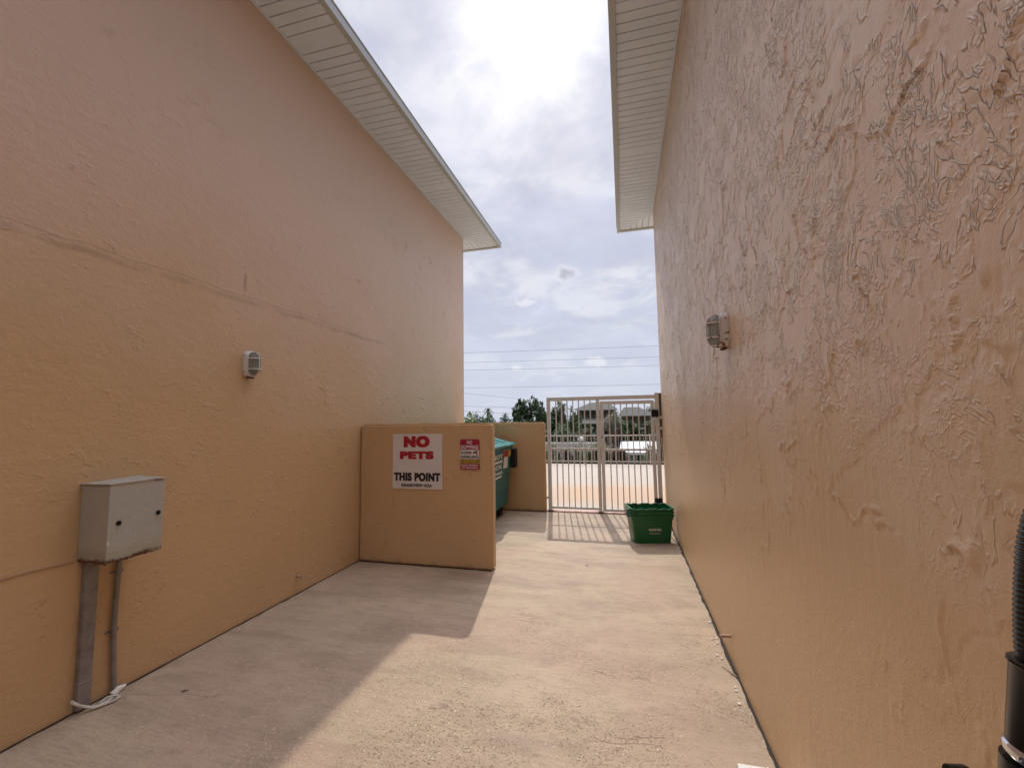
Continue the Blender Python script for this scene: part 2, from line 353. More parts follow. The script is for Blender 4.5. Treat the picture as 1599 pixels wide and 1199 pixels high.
M['whiteroof'] = mat('white coated roof', (.80, .81, .84), .5)
M['gwall'] = mat('pale rendered wall', (.70, .66, .62), .8)
M['wire'] = mat('overhead cable', (.22, .22, .24), .6)
M['thresh'] = mat('reddish painted sill', rough=.7, build=lambda t, b: t.l.new(t.mix(t.step(t.noise(P(t), 9, 4, .7), .4, .6), (.42, .13, .11), (.55, .44, .36)), b.inputs['Base Color']))
M['backing'] = mat('grey soffit channel', (.38, .385, .39), .8)
M['mount'] = mat('dark brown timber', (.075, .045, .03), .8)

# ---------------------------------------------------------------- builders
def tag(o, label=None, cat=None, group=None, kind=None):
    if label: o['label'] = label
    if cat: o['category'] = cat
    if group: o['group'] = group
    if kind: o['kind'] = kind
    return o
def thing(name, label, cat, loc=(0, 0, 0), rz=0.0, group=None):
    o = bpy.data.objects.new(name, None); COL.objects.link(o); o.location = loc; o.rotation_euler = (0, 0, rz); o.empty_display_size = .1
    return tag(o, label, cat, group)
class MB:
    def __init__(s): s.b = bmesh.new()
    def face(s, pts):
        vs = [s.b.verts.new(p) for p in pts]
        try: return s.b.faces.new(vs)
        except ValueError: return None
    def box(s, x0, x1, y0, y1, z0, z1, bev=0.0, seg=2, mtx=None):
        t = bmesh.new(); bmesh.ops.create_cube(t, size=1)
        for v in t.verts: v.co = Vector(((x0+x1)/2+v.co.x*(x1-x0), (y0+y1)/2+v.co.y*(y1-y0), (z0+z1)/2+v.co.z*(z1-z0)))
        if bev: bmesh.ops.bevel(t, geom=list(t.edges), offset=bev, segments=seg, affect='EDGES', profile=.5)
        return s.join(t, mtx)
    def join(s, t, mtx=None):
        if mtx is not None: t.transform(mtx)
        me = bpy.data.meshes.new('tmp'); t.to_mesh(me); t.free(); s.b.from_mesh(me); bpy.data.meshes.remove(me); return s
    def prism(s, ring, off):
        a = [s.b.verts.new(p) for p in ring]; c = [s.b.verts.new(Vector(p)+Vector(off)) for p in ring]
        n = len(ring); s.b.faces.new(a[::-1]); s.b.faces.new(c)
        for i in range(n): s.b.faces.new((a[i], a[(i+1) % n], c[(i+1) % n], c[i]))
        return s
    def tube(s, pts, r, n=8, caps=True):
        pts = [Vector(p) for p in pts]; rs = r if isinstance(r, (list, tuple)) else [r]*len(pts)
        rings = []; ref = None
        for i, p in enumerate(pts):
            d = (pts[min(i+1, len(pts)-1)]-pts[max(i-1, 0)]).normalized()
            if ref is None: ref = d.orthogonal().normalized()
            ref = (ref - d*ref.dot(d)).normalized(); bn = d.cross(ref)
            rings.append([s.b.verts.new(p+(ref*math.cos(2*math.pi*k/n)+bn*math.sin(2*math.pi*k/n))*rs[i]) for k in range(n)])
        for a, c in zip(rings, rings[1:]):
            for k in range(n): s.b.faces.new((a[k], a[(k+1) % n], c[(k+1) % n], c[k]))
        if caps: s.b.faces.new(rings[0][::-1]); s.b.faces.new(rings[-1])
        return s
    def loft(s, rings, cap0=True, cap1=True):
        vs = [[s.b.verts.new(p) for p in r] for r in rings]; n = len(rings[0])
        for a, c in zip(vs, vs[1:]):
            for k in range(n): s.b.faces.new((a[k], a[(k+1) % n], c[(k+1) % n], c[k]))
        if cap0: s.b.faces.new(vs[0][::-1])
        if cap1: s.b.faces.new(vs[-1])
        return s
    def build(s, name, m, parent=None, smooth=False, loc=None, world=True, fix=True):
        """mesh object; when it has a parent and world=True its vertices were given in world space"""
        if parent is not None and world: bmesh.ops.translate(s.b, verts=s.b.verts, vec=-Vector(parent_loc(parent)))
        if fix: bmesh.ops.recalc_face_normals(s.b, faces=s.b.faces)
        me = bpy.data.meshes.new(name); s.b.to_mesh(me); s.b.free()
        if smooth:
            for p in me.polygons: p.use_smooth = True
            try: me.set_sharp_from_angle(angle=math.radians(35))
            except Exception: pass
        me.materials.append(M[m] if isinstance(m, str) else m)
        o = bpy.data.objects.new(name, me); COL.objects.link(o)
        if parent is not None: o.parent = parent
        if loc: o.location = loc
        return o
def parent_loc(p):
    v = Vector(p.location)
    while p.parent: p = p.parent; v = v + p.location
    return v
def top(name, mb, m, label, cat, base, smooth=False, group=None):
    """a thing that is one mesh: its origin sits at its base"""
    bmesh.ops.translate(mb.b, verts=mb.b.verts, vec=-Vector(base))
    o = mb.build(name, m, None, smooth); o.location = base
    return tag(o, label, cat, group)
def rrect(w, d, z, r=.03, n=6, cx=0, cy=0):
    pts = []
    for (sx, sy, a0) in ((1, 1, 0), (-1, 1, 90), (-1, -1, 180), (1, -1, 270)):
        for k in range(n+1):
            a = math.radians(a0+90*k/n); pts.append(Vector((cx+sx*(w/2-r)+r*math.cos(a), cy+sy*(d/2-r)+r*math.sin(a), z)))
    return pts
def copy_tree(o, parent=None):
    c = o.copy(); COL.objects.link(c)
    if parent is not None: c.parent = parent
    for ch in list(o.children): copy_tree(ch, c)
    return c
def glyphs(text, w, h, bold=0.0, thick=(0, 0)):
    """flat lettering mesh in the XZ plane, filling exactly w x h, lower left corner at the origin"""
    cu = bpy.data.curves.new('txt', 'FONT'); cu.body = text; cu.offset = bold; cu.resolution_u = 6; cu.extrude = 0; cu.fill_mode = 'FRONT' if hasattr(cu, 'fill_mode') else cu.fill_mode
    cu.space_character = 1.0 + bold*1.2 + thick[0]*2.2
    o = bpy.data.objects.new('txt', cu); COL.objects.link(o)
    dg = bpy.context.evaluated_depsgraph_get(); me = bpy.data.meshes.new_from_object(o.evaluated_get(dg))
    bpy.data.objects.remove(o); bpy.data.curves.remove(cu)
    xs = [v.co.x for v in me.vertices]; ys = [v.co.y for v in me.vertices]
    x0, x1, y0, y1 = min(xs), max(xs), min(ys), max(ys)
    b = bmesh.new(); k = 0
    bx, by = thick; offs = [(0, 0)] if not bx else [(sx*bx, sy*by) for sx in (-1, -.33, .33, 1) for sy in (-1, 0, 1)]
    for ox, oy in offs:
        n0 = len(b.verts); b.from_mesh(me); b.verts.ensure_lookup_table()
        for v in b.verts[n0:]: v.co = Vector(((v.co.x+ox-x0+bx)/(x1-x0+2*bx)*w, -.00006*k, (v.co.y+oy-y0+by)/(y1-y0+2*by)*h))
        k += 1
    bpy.data.meshes.remove(me)
    return b
def lettering(text, x, y, z, w, h, m, parent, bold=.03, mtx=None, name='lettering', thick=(0, 0)):
    mb = MB(); g = glyphs(text, w, h, bold, thick)
    g.transform(Matrix.Translation((x, y, z)) if mtx is None else mtx @ Matrix.Translation((x, y, z)))
    mb.join(g); return mb.build(name, m, parent)

XL, XR = -2.8637, .5926
YL, YR = 7.507, 7.302
ZL, ZR = 5.0, 4.93

# ---------------------------------------------------------------- setting: ground
mb = MB(); mb.box(XL-.3, XR+.3, -9, 7.245, -.3, 0); tag(mb.build('alley_floor', 'concrete'), kind='structure')
mb = MB(); mb.box(-40, 40, 7.27, 15.25, -3.3, -.006); tag(mb.build('parking_lot', 'lot'), kind='structure')
mb = MB(); mb.box(XL+.3, XR-.02, 7.19, 7.30, -.05, .012, .004); tag(mb.build('door_sill_ground', 'thresh'), kind='structure')
mb = MB(); mb.face([(-3000, -3000, -3.0), (3000, -3000, -3.0), (3000, 3000, -3.0), (-3000, 3000, -3.0)]); tag(mb.build('ground', 'earth'), kind='structure')
def joint(pts_a, n, w0, name='ground_joint'):
    (a, c, side) = pts_a; a = Vector(a); c = Vector(c); side = Vector(side); mb = MB(); prev = None
    for i in range(n+1):
        q = a.lerp(c, i/n); L = (c-a).length*i/n
        w = w0*(.55+1.1*abs(mnoise.noise(Vector((L*7, a.x, 3))))+.9*max(0, mnoise.noise(Vector((L*2.1, a.y, 9)))))
        cur = (mb.b.verts.new(q - side*.01), mb.b.verts.new(q + side*w))
        if prev: mb.b.faces.new((prev[0], cur[0], cur[1], prev[1]))
        prev = cur
    tag(mb.build(name, 'joint'), kind='structure')
joint(((XL, -2, .004), (XL, 4.262, .004), (1, 0, 0)), 260, .017)
joint(((XR, -1, .004), (XR, 7.2, .004), (-1, 0, 0)), 340, .019)
joint(((XL, 4.262, .005), (-1.33, 4.262, .005), (0, -1, 0)), 80, .010)
joint(((XL, 7.142, .005), (-1.29, 7.142, .005), (0, -1, 0)), 60, .010)

# ---------------------------------------------------------------- the two stucco buildings
def perlin(x, y, seed):
    xi = np.floor(x).astype(np.int64); yi = np.floor(y).astype(np.int64); xf = x-xi; yf = y-yi
    def grad(ix, iy):
        h = (ix*374761393 + iy*668265263 + seed*2147483647) & 0xffffffff
        h = ((h ^ (h >> 13))*1274126177) & 0xffffffff; h = (h ^ (h >> 16)) & 0xffff
        a = h*(2*np.pi/65536.0); return np.cos(a), np.sin(a)
    def dot(ix, iy, fx, fy):
        gx, gy = grad(ix, iy); return gx*fx+gy*fy
    u = xf*xf*xf*(xf*(xf*6-15)+10); v = yf*yf*yf*(yf*(yf*6-15)+10)
    a = dot(xi, yi, xf, yf); b = dot(xi+1, yi, xf-1, yf); c = dot(xi, yi+1, xf, yf-1); d = dot(xi+1, yi+1, xf-1, yf-1)
    return ((a*(1-u)+b*u)*(1-v)+(c*(1-u)+d*u)*v)*1.5
def fbm(x, y, f, octs, rough, seed):
    r = np.zeros_like(x); amp = 1.0; tot = 0.0
    for k in range(octs):
        r += amp*perlin(x*f, y*f, seed+k*17); tot += amp; amp *= rough; f *= 2.03
    return r/tot
def sstep(v, a, b):
    t_ = np.clip((v-a)/(b-a), 0, 1); return t_*t_*(3-2*t_)
def plaster_coat(root, xw, yend, zs):
    """the skip-trowelled plaster on the right wall, as real relief a few millimetres deep"""
    ys = np.concatenate([np.arange(-2.5, .45, .04), np.arange(.45, 3.1, .006), np.arange(3.1, yend-.004, .010), [yend]])
    zs_ = np.concatenate([np.arange(-.02, zs-.003, .0075), [zs]])
    Y, Z = np.meshgrid(ys, zs_)
    wy = fbm(Y, Z, 5.0, 3, .5, 1)*.07; wz = fbm(Y, Z, 5.0, 3, .5, 2)*.07
    y, z = Y+wy, Z+wz
    up = .14+.86*sstep(Z+fbm(Y, Z, 1.3, 3, .5, 3)*1.0, .70, 1.80)
    def line(n, w): return np.clip(1-np.abs(n)/w, 0, 1)
    # broad trowelled plates with thin broken lips
    pl = fbm(y, z*1.05, 2.3, 5, .56, 5)
    lipm = sstep(fbm(Y, Z, 4.5, 3, .5, 6), -.10, .10)
    h = sstep(pl, .0, .012)*.0020*up + line(pl-.012, .014)*lipm*.0030*up
    # lone gouges and lifted lips
    g = fbm(y, z*.8, 1.5, 3, .5, 150); h += line(g, .010)*sstep(fbm(Y, Z, 2.9, 2, .5, 160), .10, .18)*.0070*up
    g = fbm(y*1.2-z*.9, y*.5+z*.6, 1.6, 2, .5, 155); h += line(g-.03, .012)*sstep(fbm(Y, Z, 3.3, 2, .5, 165), .18, .26)*.0080*up
    g = fbm(y*1.3, z*.4, 2.4, 3, .5, 170); h -= line(g-.05, .012)*sstep(fbm(Y, Z, 3.4, 2, .5, 180), .16, .26)*.0030*(.25+.75*up)
    # faint drag lines in the lower, flatter part
    h += fbm(Y*5, Z*.35, 6, 3, .5, 200)*.0011*sstep(fbm(Y, Z, 1.1, 2, .5, 210), -.1, .2)
    h += fbm(Y, Z, 1.0, 2, .5, 190)*.003
    h *= sstep(yend-Y, .0, .03)
    X = xw+.001-h
    nz, ny = Y.shape; co = np.stack([X, Y, Z], -1).reshape(-1, 3)
    # skirts back into the wall on the far edge and at the top
    n0 = len(co); far = np.stack([np.full(nz, xw+.03), np.full(nz, yend), zs_], -1)
    co = np.vstack([co, far]).astype(np.float32) - np.array(root.location, np.float32)
    i = np.arange(nz*ny).reshape(nz, ny)
    q = np.stack([i[:-1, :-1], i[1:, :-1], i[1:, 1:], i[:-1, 1:]], -1).reshape(-1, 4)
    e = np.arange(n0, n0+nz); q2 = np.stack([i[:-1, -1], i[1:, -1], e[1:], e[:-1]], -1)
    q = np.vstack([q, q2]).astype(np.int32)
    me = bpy.data.meshes.new('plaster_coat'); me.vertices.add(len(co)); me.vertices.foreach_set('co', co.ravel())
    me.loops.add(q.size); me.loops.foreach_set('vertex_index', q.ravel())
    me.polygons.add(len(q)); me.polygons.foreach_set('loop_start', np.arange(0, q.size, 4, dtype=np.int32)); me.polygons.foreach_set('loop_total', np.full(len(q), 4, np.int32))
    me.polygons.foreach_set('use_smooth', np.concatenate([np.ones(len(q)-len(q2), bool), np.zeros(len(q2), bool)]))
    me.update(calc_edges=True); me.validate()
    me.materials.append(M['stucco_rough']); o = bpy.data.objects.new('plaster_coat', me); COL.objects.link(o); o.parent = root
def building(side, xw, yend, zs, xo, wallmat, label):
    """side=+1: building on the left whose wall faces +x"""
    ov = .55; root = thing('stucco_building', label, 'building', ((xw+xo)/2, yend-7, 0))
    sgn = side; x0, x1 = min(xw, xo), max(xw, xo)
    if wallmat == 'stucco_rough':
        mb = MB(); mb.box(x0+.014, x1, yend-16, yend-.001, -.2, zs); mb.build('wall', 'stucco_low', root)
        plaster_coat(root, xw, yend, zs)
    else:
        mb = MB(); mb.box(x0, x1, yend-16, yend, -.2, zs); mb.build('wall', wallmat, root)
    X = lambda d: xw + sgn*d                    # d metres out from the wall
    mb = MB(); th = .012
    def plank(ring): mb.prism([Vector((p[0], p[1], zs)) for p in ring], (0, 0, th))
    pitch, gap = .1, .009
    y = yend-15.9; k = 0
    while y < yend+ov:
        a, b_ = y+gap/2, min(y+pitch-gap/2, yend+ov)
        lo = lambda yy: max(.018, yy-yend+.012)
        if b_ > a and lo(a) < ov-.01:
            if k % 26 == 11: a -= gap; b_ += 0
            ring = [(X(lo(a)), a), (X(ov-.012), a), (X(ov-.012), b_), (X(lo(b_)), b_)]
            if lo(b_) >= ov-.012: ring = ring[:3]
            plank(ring)
        y += pitch; k += 1
    d = ov
    while d > -4:
        a, b_ = d-pitch+gap/2, d-gap/2
        lim = lambda dd: yend+max(dd, 0)+(.012 if dd > 0 else .018)
        ring = [(X(a), max(yend+.018, lim(a))), (X(a), yend+ov-.012), (X(b_), yend+ov-.012), (X(b_), max(yend+.018, lim(b_)))]
        if lim(b_) >= yend+ov-.02: ring = ring[:3] if lim(a) < yend+ov-.03 else None
        if ring: plank(ring)
        d -= pitch
    # channel trims along the wall and along the mitre, and the backing behind the boards
    mb.box(*sorted((X(.0015), X(.017))), yend-16, yend+.016, zs-.012, zs+.004)
    mb.box(*sorted((X(-4), X(-.001))), yend+.0015, yend+.017, zs-.012, zs+.004)
    v = Vector((sgn*1, 1, 0)).normalized(); w = Vector((-v.y, v.x, 0))*.009; a = Vector((X(.02), yend+.02, zs-.004)); c = Vector((X(ov-.01), yend+ov-.01, zs-.004))
    mb.prism([a-w, c-w, c+w, a+w], (0, 0, .006))
    mb.build('soffit', 'vinyl', root)
    mb = MB(); mb.box(*sorted((X(.004), X(ov))), yend-16, yend+ov, zs+.016, zs+.03); mb.box(*sorted((X(-4), X(.003))), yend+.002, yend+ov, zs+.016, zs+.03); mb.build('soffit_backing', 'backing', root)
    # fascia with its folded lip
    mb = MB()
    mb.box(*sorted((X(ov-.012), X(ov+.042))), yend-16, yend+ov+.042, zs-.022, zs+.070, .004, 1)
    mb.box(*sorted((X(ov-.0115), X(ov+.050))), yend-16, yend+ov+.050, zs+.0705, zs+.082, .003, 1)
    mb.box(*sorted((X(-4), X(ov-.0125))), yend+ov-.012, yend+ov+.042, zs-.022, zs+.070, .004, 1)
    mb.box(*sorted((X(-4), X(ov-.012))), yend+ov-.0115, yend+ov+.050, zs+.0705, zs+.082, .003, 1)
    mb.build('fascia', 'fascia', root)
    # hipped roof
    mb = MB(); e = ov+.035; w_ = 4.3
    A = Vector((X(e), yend+e, zs+.084)); B = Vector((X(e), yend-16, zs+.084)); Cc = Vector((X(-2*w_), yend+e, zs+.084)); Dd = Vector((X(-2*w_), yend-16, zs+.084))
    R1 = Vector((X(-w_+e), yend-w_, zs+1.5)); R2 = Vector((X(-w_+e), yend-16, zs+1.5))
    mb.face([A, R1, R2, B]); mb.face([A, Cc, R1]); mb.face([Cc, Dd, R2, R1]); mb.face([A, B, Dd, Cc]); mb.face([B, R2, Dd])
    mb.build('roof', 'shingle', root)
    return root
building(+1, XL, YL, ZL, XL-8, 'stucco_smooth', 'peach stucco building on the left with fairly smooth wall and white eave')
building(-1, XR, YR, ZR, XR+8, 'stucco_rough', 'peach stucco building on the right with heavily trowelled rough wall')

# ---------------------------------------------------------------- low enclosure walls
def lowwall(x0, x1, y0, y1, h, label):
    mb = MB(); b = mb.b
    nx, nz, ny = 44, 30, 4; t_ = bmesh.new(); bmesh.ops.create_cube(t_, size=1)
    bmesh.ops.bevel(t_, geom=list(t_.edges), offset=.008, segments=2, affect='EDGES')
    for v in t_.verts: pass
    t_.free(); t_ = bmesh.new(); bmesh.ops.create_cube(t_, size=1)
    for v in t_.verts: v.co = Vector(((x0+x1)/2+v.co.x*(x1-x0), (y0+y1)/2+v.co.y*(y1-y0), h/2+v.co.z*h))
    bmesh.ops.bevel(t_, geom=[e for e in t_.edges], offset=.022, segments=5, affect='EDGES')
    bmesh.ops.subdivide_edges(t_, edges=[e for e in t_.edges if e.calc_length() > .3], cuts=24, use_grid_fill=True)
    for v in t_.verts:
        n = mnoise.noise(v.co*3.1)*.006+mnoise.noise(v.co*9)*.003
        if v.co.z > h-.02: v.co.z += n
        if v.co.x > x1-.02: v.co.x += n*.8
        v.co.y += mnoise.noise(v.co*2.3+Vector((9, 0, 0)))*.004
    mb.join(t_)
    return top('stucco_wall', mb, 'stucco_low', label, 'wall', ((x0+x1)/2, (y0+y1)/2, 0), True)
lowwall(XL+.002, -1.324, 4.262, 4.395, 1.484, 'low peach stucco wall carrying the no pets sign in front of the dumpster')
lowwall(XL+.002, -1.293, 7.142, 7.265, 1.474, 'low peach stucco wall behind the dumpster, beside the white gate')

# ---------------------------------------------------------------- signs
YS = 4.262-.005
def no_pets():
    x0, x1, z0, z1 = -2.450, -1.870, .794, 1.374
    r = thing('notice_sign', 'large white sign reading NO PETS THIS POINT on the low wall', 'sign', ((x0+x1)/2, YS, z0))
    mb = MB(); mb.box(x0, x1, YS-.006, YS+.002, z0, z1, .0015, 1); mb.build('panel', 'sign_white', r)
    w, h = x1-x0, z1-z0; yy = YS-.0075
    # positions measured on the sheet, as fractions of its width and height
    def put(txt, a, b_, c, d, m, bold, thick): lettering(txt, x0+a*w, yy, z1-d*h, (b_-a)*w, (d-c)*h, m, r, bold, None, 'lettering', thick)
    put('NO', .225, .755, .035, .245, 'red', .05, (.045, .028))
    put('PETS', .15, .835, .315, .46, 'red', .05, (.032, .018))
    put('THIS POINT', .03, .965, .705, .86, 'ink', .04, (.038, .014))
    put('GRANDVIEW HOA', .18, .80, .905, .965, 'ink', .03, (.018, .010))
no_pets()
def no_dumping():
    x0, x1, z0, z1 = -1.668, -1.455, 1.004, 1.315; w, h = x1-x0, z1-z0
    r = thing('warning_sign', 'small red and white NO DUMPING surveillance sign right of the large sign', 'sign', ((x0+x1)/2, YS, z0))
    def plate(a, b_, c, d, dy, m, name, rad=.002):
        mb = MB(); ring = [Vector((p.x, 0, p.y)) for p in rrect((b_-a)*w, (d-c)*h, 0, rad, 4)]
        ring = [Vector((x0+(a+b_)/2*w+p.x, YS-dy, z1-(c+d)/2*h+p.z)) for p in ring]; mb.prism(ring, (0, .0012 if dy > .004 else .005, 0)); mb.build(name, m, r)
    plate(0, 1, 0, 1, .004, 'crimson', 'panel', .016)
    plate(.012, .988, .348, .65, .0055, 'sign_white', 'white_band')
    plate(.012, .988, .655, .80, .0055, 'yellow', 'warning_band')
    yy = YS-.0072
    def put(txt, a, b_, c, d, m, bold=.04): lettering(txt, x0+a*w, yy, z1-d*h, (b_-a)*w, (d-c)*h, m, r, bold)
    put('NO', .36, .64, .035, .155, 'lightink'); put('DUMPING', .05, .95, .19, .325, 'lightink')
    put('24 HOUR', .05, .60, .39, .485, 'ink'); put('SURVEILLANCE', .05, .95, .53, .62, 'ink')
    put('VIOLATORS WILL', .22, .78, .67, .715, 'ink', .03); put('BE PROSECUTED', .22, .78, .735, .785, 'ink', .03)
    put('PRIVATE PROPERTY', .04, .96, .825, .885, 'lightink', .03); put('NO TRESPASSING', .09, .91, .91, .965, 'lightink', .03)
    for s0 in (.03, .085, .14, .80, .855, .91):
        mb = MB(); mb.face([(x0+(s0)*w, yy, z1-.795*h), (x0+(s0+.028)*w, yy, z1-.795*h), (x0+(s0+.066)*w, yy, z1-.66*h), (x0+(s0+.038)*w, yy, z1-.66*h)])
        mb.build('hazard_stripe', 'ink', r)
    mb = MB()                                          # little camera pictogram
    def poly(pts): mb.face([(x0+a*w, yy, z1-c*h) for a, c in pts])
    poly([(.66, .45), (.69, .425), (.84, .375), (.87, .415), (.72, .47), (.68, .475)]); poly([(.86, .37), (.93, .385), (.90, .41), (.875, .415)])
    poly([(.80, .435), (.86, .425), (.89, .47), (.93, .475), (.93, .495), (.85, .495)]); mb.build('camera_symbol', 'ink', r)
no_dumping()

# ---------------------------------------------------------------- meter box and its conduits
def meter_box():
    x0, x1, y0, y1, z0, z1 = XL, -2.645, 1.705, 1.988, .79, 1.195
    r = thing('utility_box', 'grey steel utility box with rusty bottom edge on the left wall', 'utility box', (XL+.11, 1.845, z0))
    mb = MB(); mb.box(x0+.001, x1-.012, y0+.004, y1-.004, z0, z1-.006, .006, 2); mb.build('body', 'boxpaint', r)
    mb = MB(); mb.box(x1-.0115, x1, y0, y1, z0-.006, z1, .004, 2); mb.build('cover', 'boxpaint', r)
    mb = MB(); 
    v = [(x0+.001, y0-.004, z1-.005), (x1+.004, y0-.004, z1-.002), (x1+.004, y1+.004, z1-.002), (x0+.001, y1+.004, z1+.006)]
    mb.prism([Vector(p) for p in v], (0, 0, .004)); mb.build('top_flashing', 'boxpaint', r)
    mb = MB()                                                 # flaking bottom flange
    n = 26
    for i in range(n):
        a = y0+.004+(y1-y0-.008)*i/n; b_ = y0+.004+(y1-y0-.008)*(i+1)/n
        zz_ = z0-.003-.014*abs(mnoise.noise(Vector((i*.7, 1, 2))))
        mb.box(x1-.006, x1-.003, a, b_, zz_, z0+.004)
    for i in range(18):
        a = x0+.004+(x1-x0-.01)*i/18; b_ = x0+.004+(x1-x0-.01)*(i+1)/18
        mb.box(a, b_, y0+.005, y0+.008, z0-.006-.022*abs(mnoise.noise(Vector((i*.6, 7, 2)))), z0+.004)
    mb.build('rusty_flange', 'rust', r)
    for (yy, zz_) in ((1.755, .985), (1.957, 1.0)):
        mb = MB(); mb.tube([(x1-.001, yy, zz_), (x1+.004, yy, zz_)], .0125, 16); mb.tube([(x1+.0035, yy, zz_), (x1+.012, yy, zz_)], .007, 12)
        mb.build('knob', 'black', r, True)
    mb = MB(); mb.face([(x1+.0008, y0+.001, .878), (x1+.0008, y0+.010, .885), (x1+.0008, y0+.004, .90), (x1+.0008, y0+.001, .90)]); mb.build('bare_chip', 'htrim', r)
meter_box()
r = thing('conduit', 'wide flat grey conduit running from the utility box down to the concrete', 'conduit', (XL+.03, 1.765, 0))
mb = MB(); mb.box(XL+.001, XL+.036, 1.735, 1.797, .012, .792, .005, 2); mb.build('duct', 'duct', r)
for zz_ in (.14, .46, .74):
    mb = MB(); mb.box(XL+.0005, XL+.0375, 1.7325, 1.7995, zz_, zz_+.014, .002, 1); mb.build('clip', 'duct', r)
r = thing('conduit', 'thin round grey pipe beside the wide conduit under the utility box', 'conduit', (XL+.02, 1.9, 0))
mb = MB(); mb.tube([(XL+.018, 1.905, .79), (XL+.018, 1.902, .6), (XL+.018, 1.897, .42), (XL+.018, 1.899, .30), (XL+.018, 1.908, .15), (XL+.018, 1.918, .01)], .013, 12); mb.build('pipe', 'duct', r, True)
for zz_, yy in ((.34, 1.898), (.665, 1.903)):
    mb = MB(); mb.tube([(XL+.018, yy, zz_), (XL+.018, yy, zz_+.012)], .0155, 12); mb.box(XL+.001, XL+.006, yy-.035, yy+.035, zz_, zz_+.012, .001, 1); mb.build('clip', 'duct', r, True)
mb = MB(); mb.tube([(XL+.03, 1.905, .0), (XL+.03, 1.93, .018), (XL+.035, 1.965, .02)], [.02, .018, .008], 10); mb.build('mortar_collar', 'pebble', r, True)
mb = MB()
def wig(pts, rad): mb.tube(pts, rad, 6)
wig([(XL+.05, 1.70, .09), (XL+.055, 1.735, .05), (XL+.07, 1.775, .02), (XL+.085, 1.81, .012), (XL+.09, 1.85, .016), (XL+.075, 1.89, .012)], .007)
wig([(XL+.052, 1.70, .082), (XL+.06, 1.745, .04), (XL+.08, 1.785, .012), (XL+.10, 1.83, .01), (XL+.115, 1.87, .012), (XL+.10, 1.895, .01)], .006)
wig([(XL+.08, 1.81, .02), (XL+.075, 1.845, .03), (XL+.09, 1.88, .022), (XL+.11, 1.89, .012)], .005)
top('cable_offcut', mb, 'wirewhite', 'tangled white cable end lying at the foot of the wide grey conduit', 'cable', (XL+.08, 1.79, 0), True)
mb = MB(); mb.tube([(XL+.002, y_, z_) for y_, z_ in ((.9, .765), (1.2, .772), (1.42, .792), (1.50, .795), (1.58, .792), (1.70, .785))], .004, 6)
top('cable', mb, 'cable', 'thin painted-over cable running along the left wall into the utility box', 'cable', (XL, 1.3, .765), True)
mb = MB(); mb.tube([(XL, 3.338, .157), (XL+.05, 3.338, .150)], .012, 12); top('pipe_stub', mb, 'cable', 'short pipe stub low on the left wall before the low wall', 'pipe', (XL, 3.338, .157), True)
mb = MB(); mb.tube([(XR, 3.03, .155), (XR-.062, 3.03, .150)], .010, 12); top('pipe_stub', mb, 'cable', 'short pipe stub low on the right wall above the concrete', 'pipe', (XR, 3.03, .155), True)

# ---------------------------------------------------------------- bulkhead lamps
def lamp(side, xw, yc, zc, paint, label):
    r = thing('wall_lamp', label, 'wall lamp', (xw, yc, zc-.105))
    def ring(d, w, h, rr): return [Vector((xw+side*d, yc+p.x, zc+p.y)) for p in rrect(w, h, 0, rr, 8)]
    mb = MB(); mb.loft([ring(.001, .108, .205, .05), ring(.034, .108, .205, .05), ring(.042, .100, .197, .047), ring(.044, .088, .185, .042)]); mb.build('base', paint, r, True)
    mb = MB(); mb.loft([ring(.0445, .078, .168, .038), ring(.075, .076, .164, .037), ring(.092, .066, .148, .032), ring(.101, .045, .115, .022), ring(.103, .02, .08, .009)]); mb.build('glass', 'lampglass', r, True)
    mb = MB()                                            # guard: a ring, a long hoop and two short hoops
    g = ring(.047, .094, .190, .045); mb.tube(g+[g[0]], .0045, 8, False)
    prof = [(.046, -.094), (.080, -.090), (.100, -.072), (.109, -.045), (.110, .0), (.109, .045), (.100, .072), (.080, .090), (.046, .094)]
    mb.tube([(xw+side*d, yc, zc+z) for d, z in prof], .0042, 8)
    for z_ in (-.042, .042):
        mb.tube([(xw+side*d, yc+a, zc+z_) for d, a in ((.046, -.045), (.085, -.043), (.104, -.028), (.110, 0), (.104, .028), (.085, .043), (.046, .045))], .0042, 8)
    mb.build('guard', paint, r, True)
    for z_ in (.06, -.06):
        for s_ in (-1, 1):
            mb = MB(); mb.tube([(xw+side*.018, yc+s_*.0535, zc+z_), (xw+side*.018, yc+s_*.0565, zc+z_)], .0045, 8); mb.build('screw', 'rust', r)
    mb = MB(); mb.box(*sorted((xw+side*.010, xw+side*.04)), yc-.03, yc+.03, zc-.112, zc-.100, .004, 1); mb.build('drain_lip', 'rust', r)
lamp(+1, XL, 2.745, 1.975, 'lamp_left', 'white caged wall lamp on the smooth left wall')
lamp(-1, XR, 2.665, 2.0, 'lamp_right', 'caged wall lamp with rust spotted base on the rough right wall')

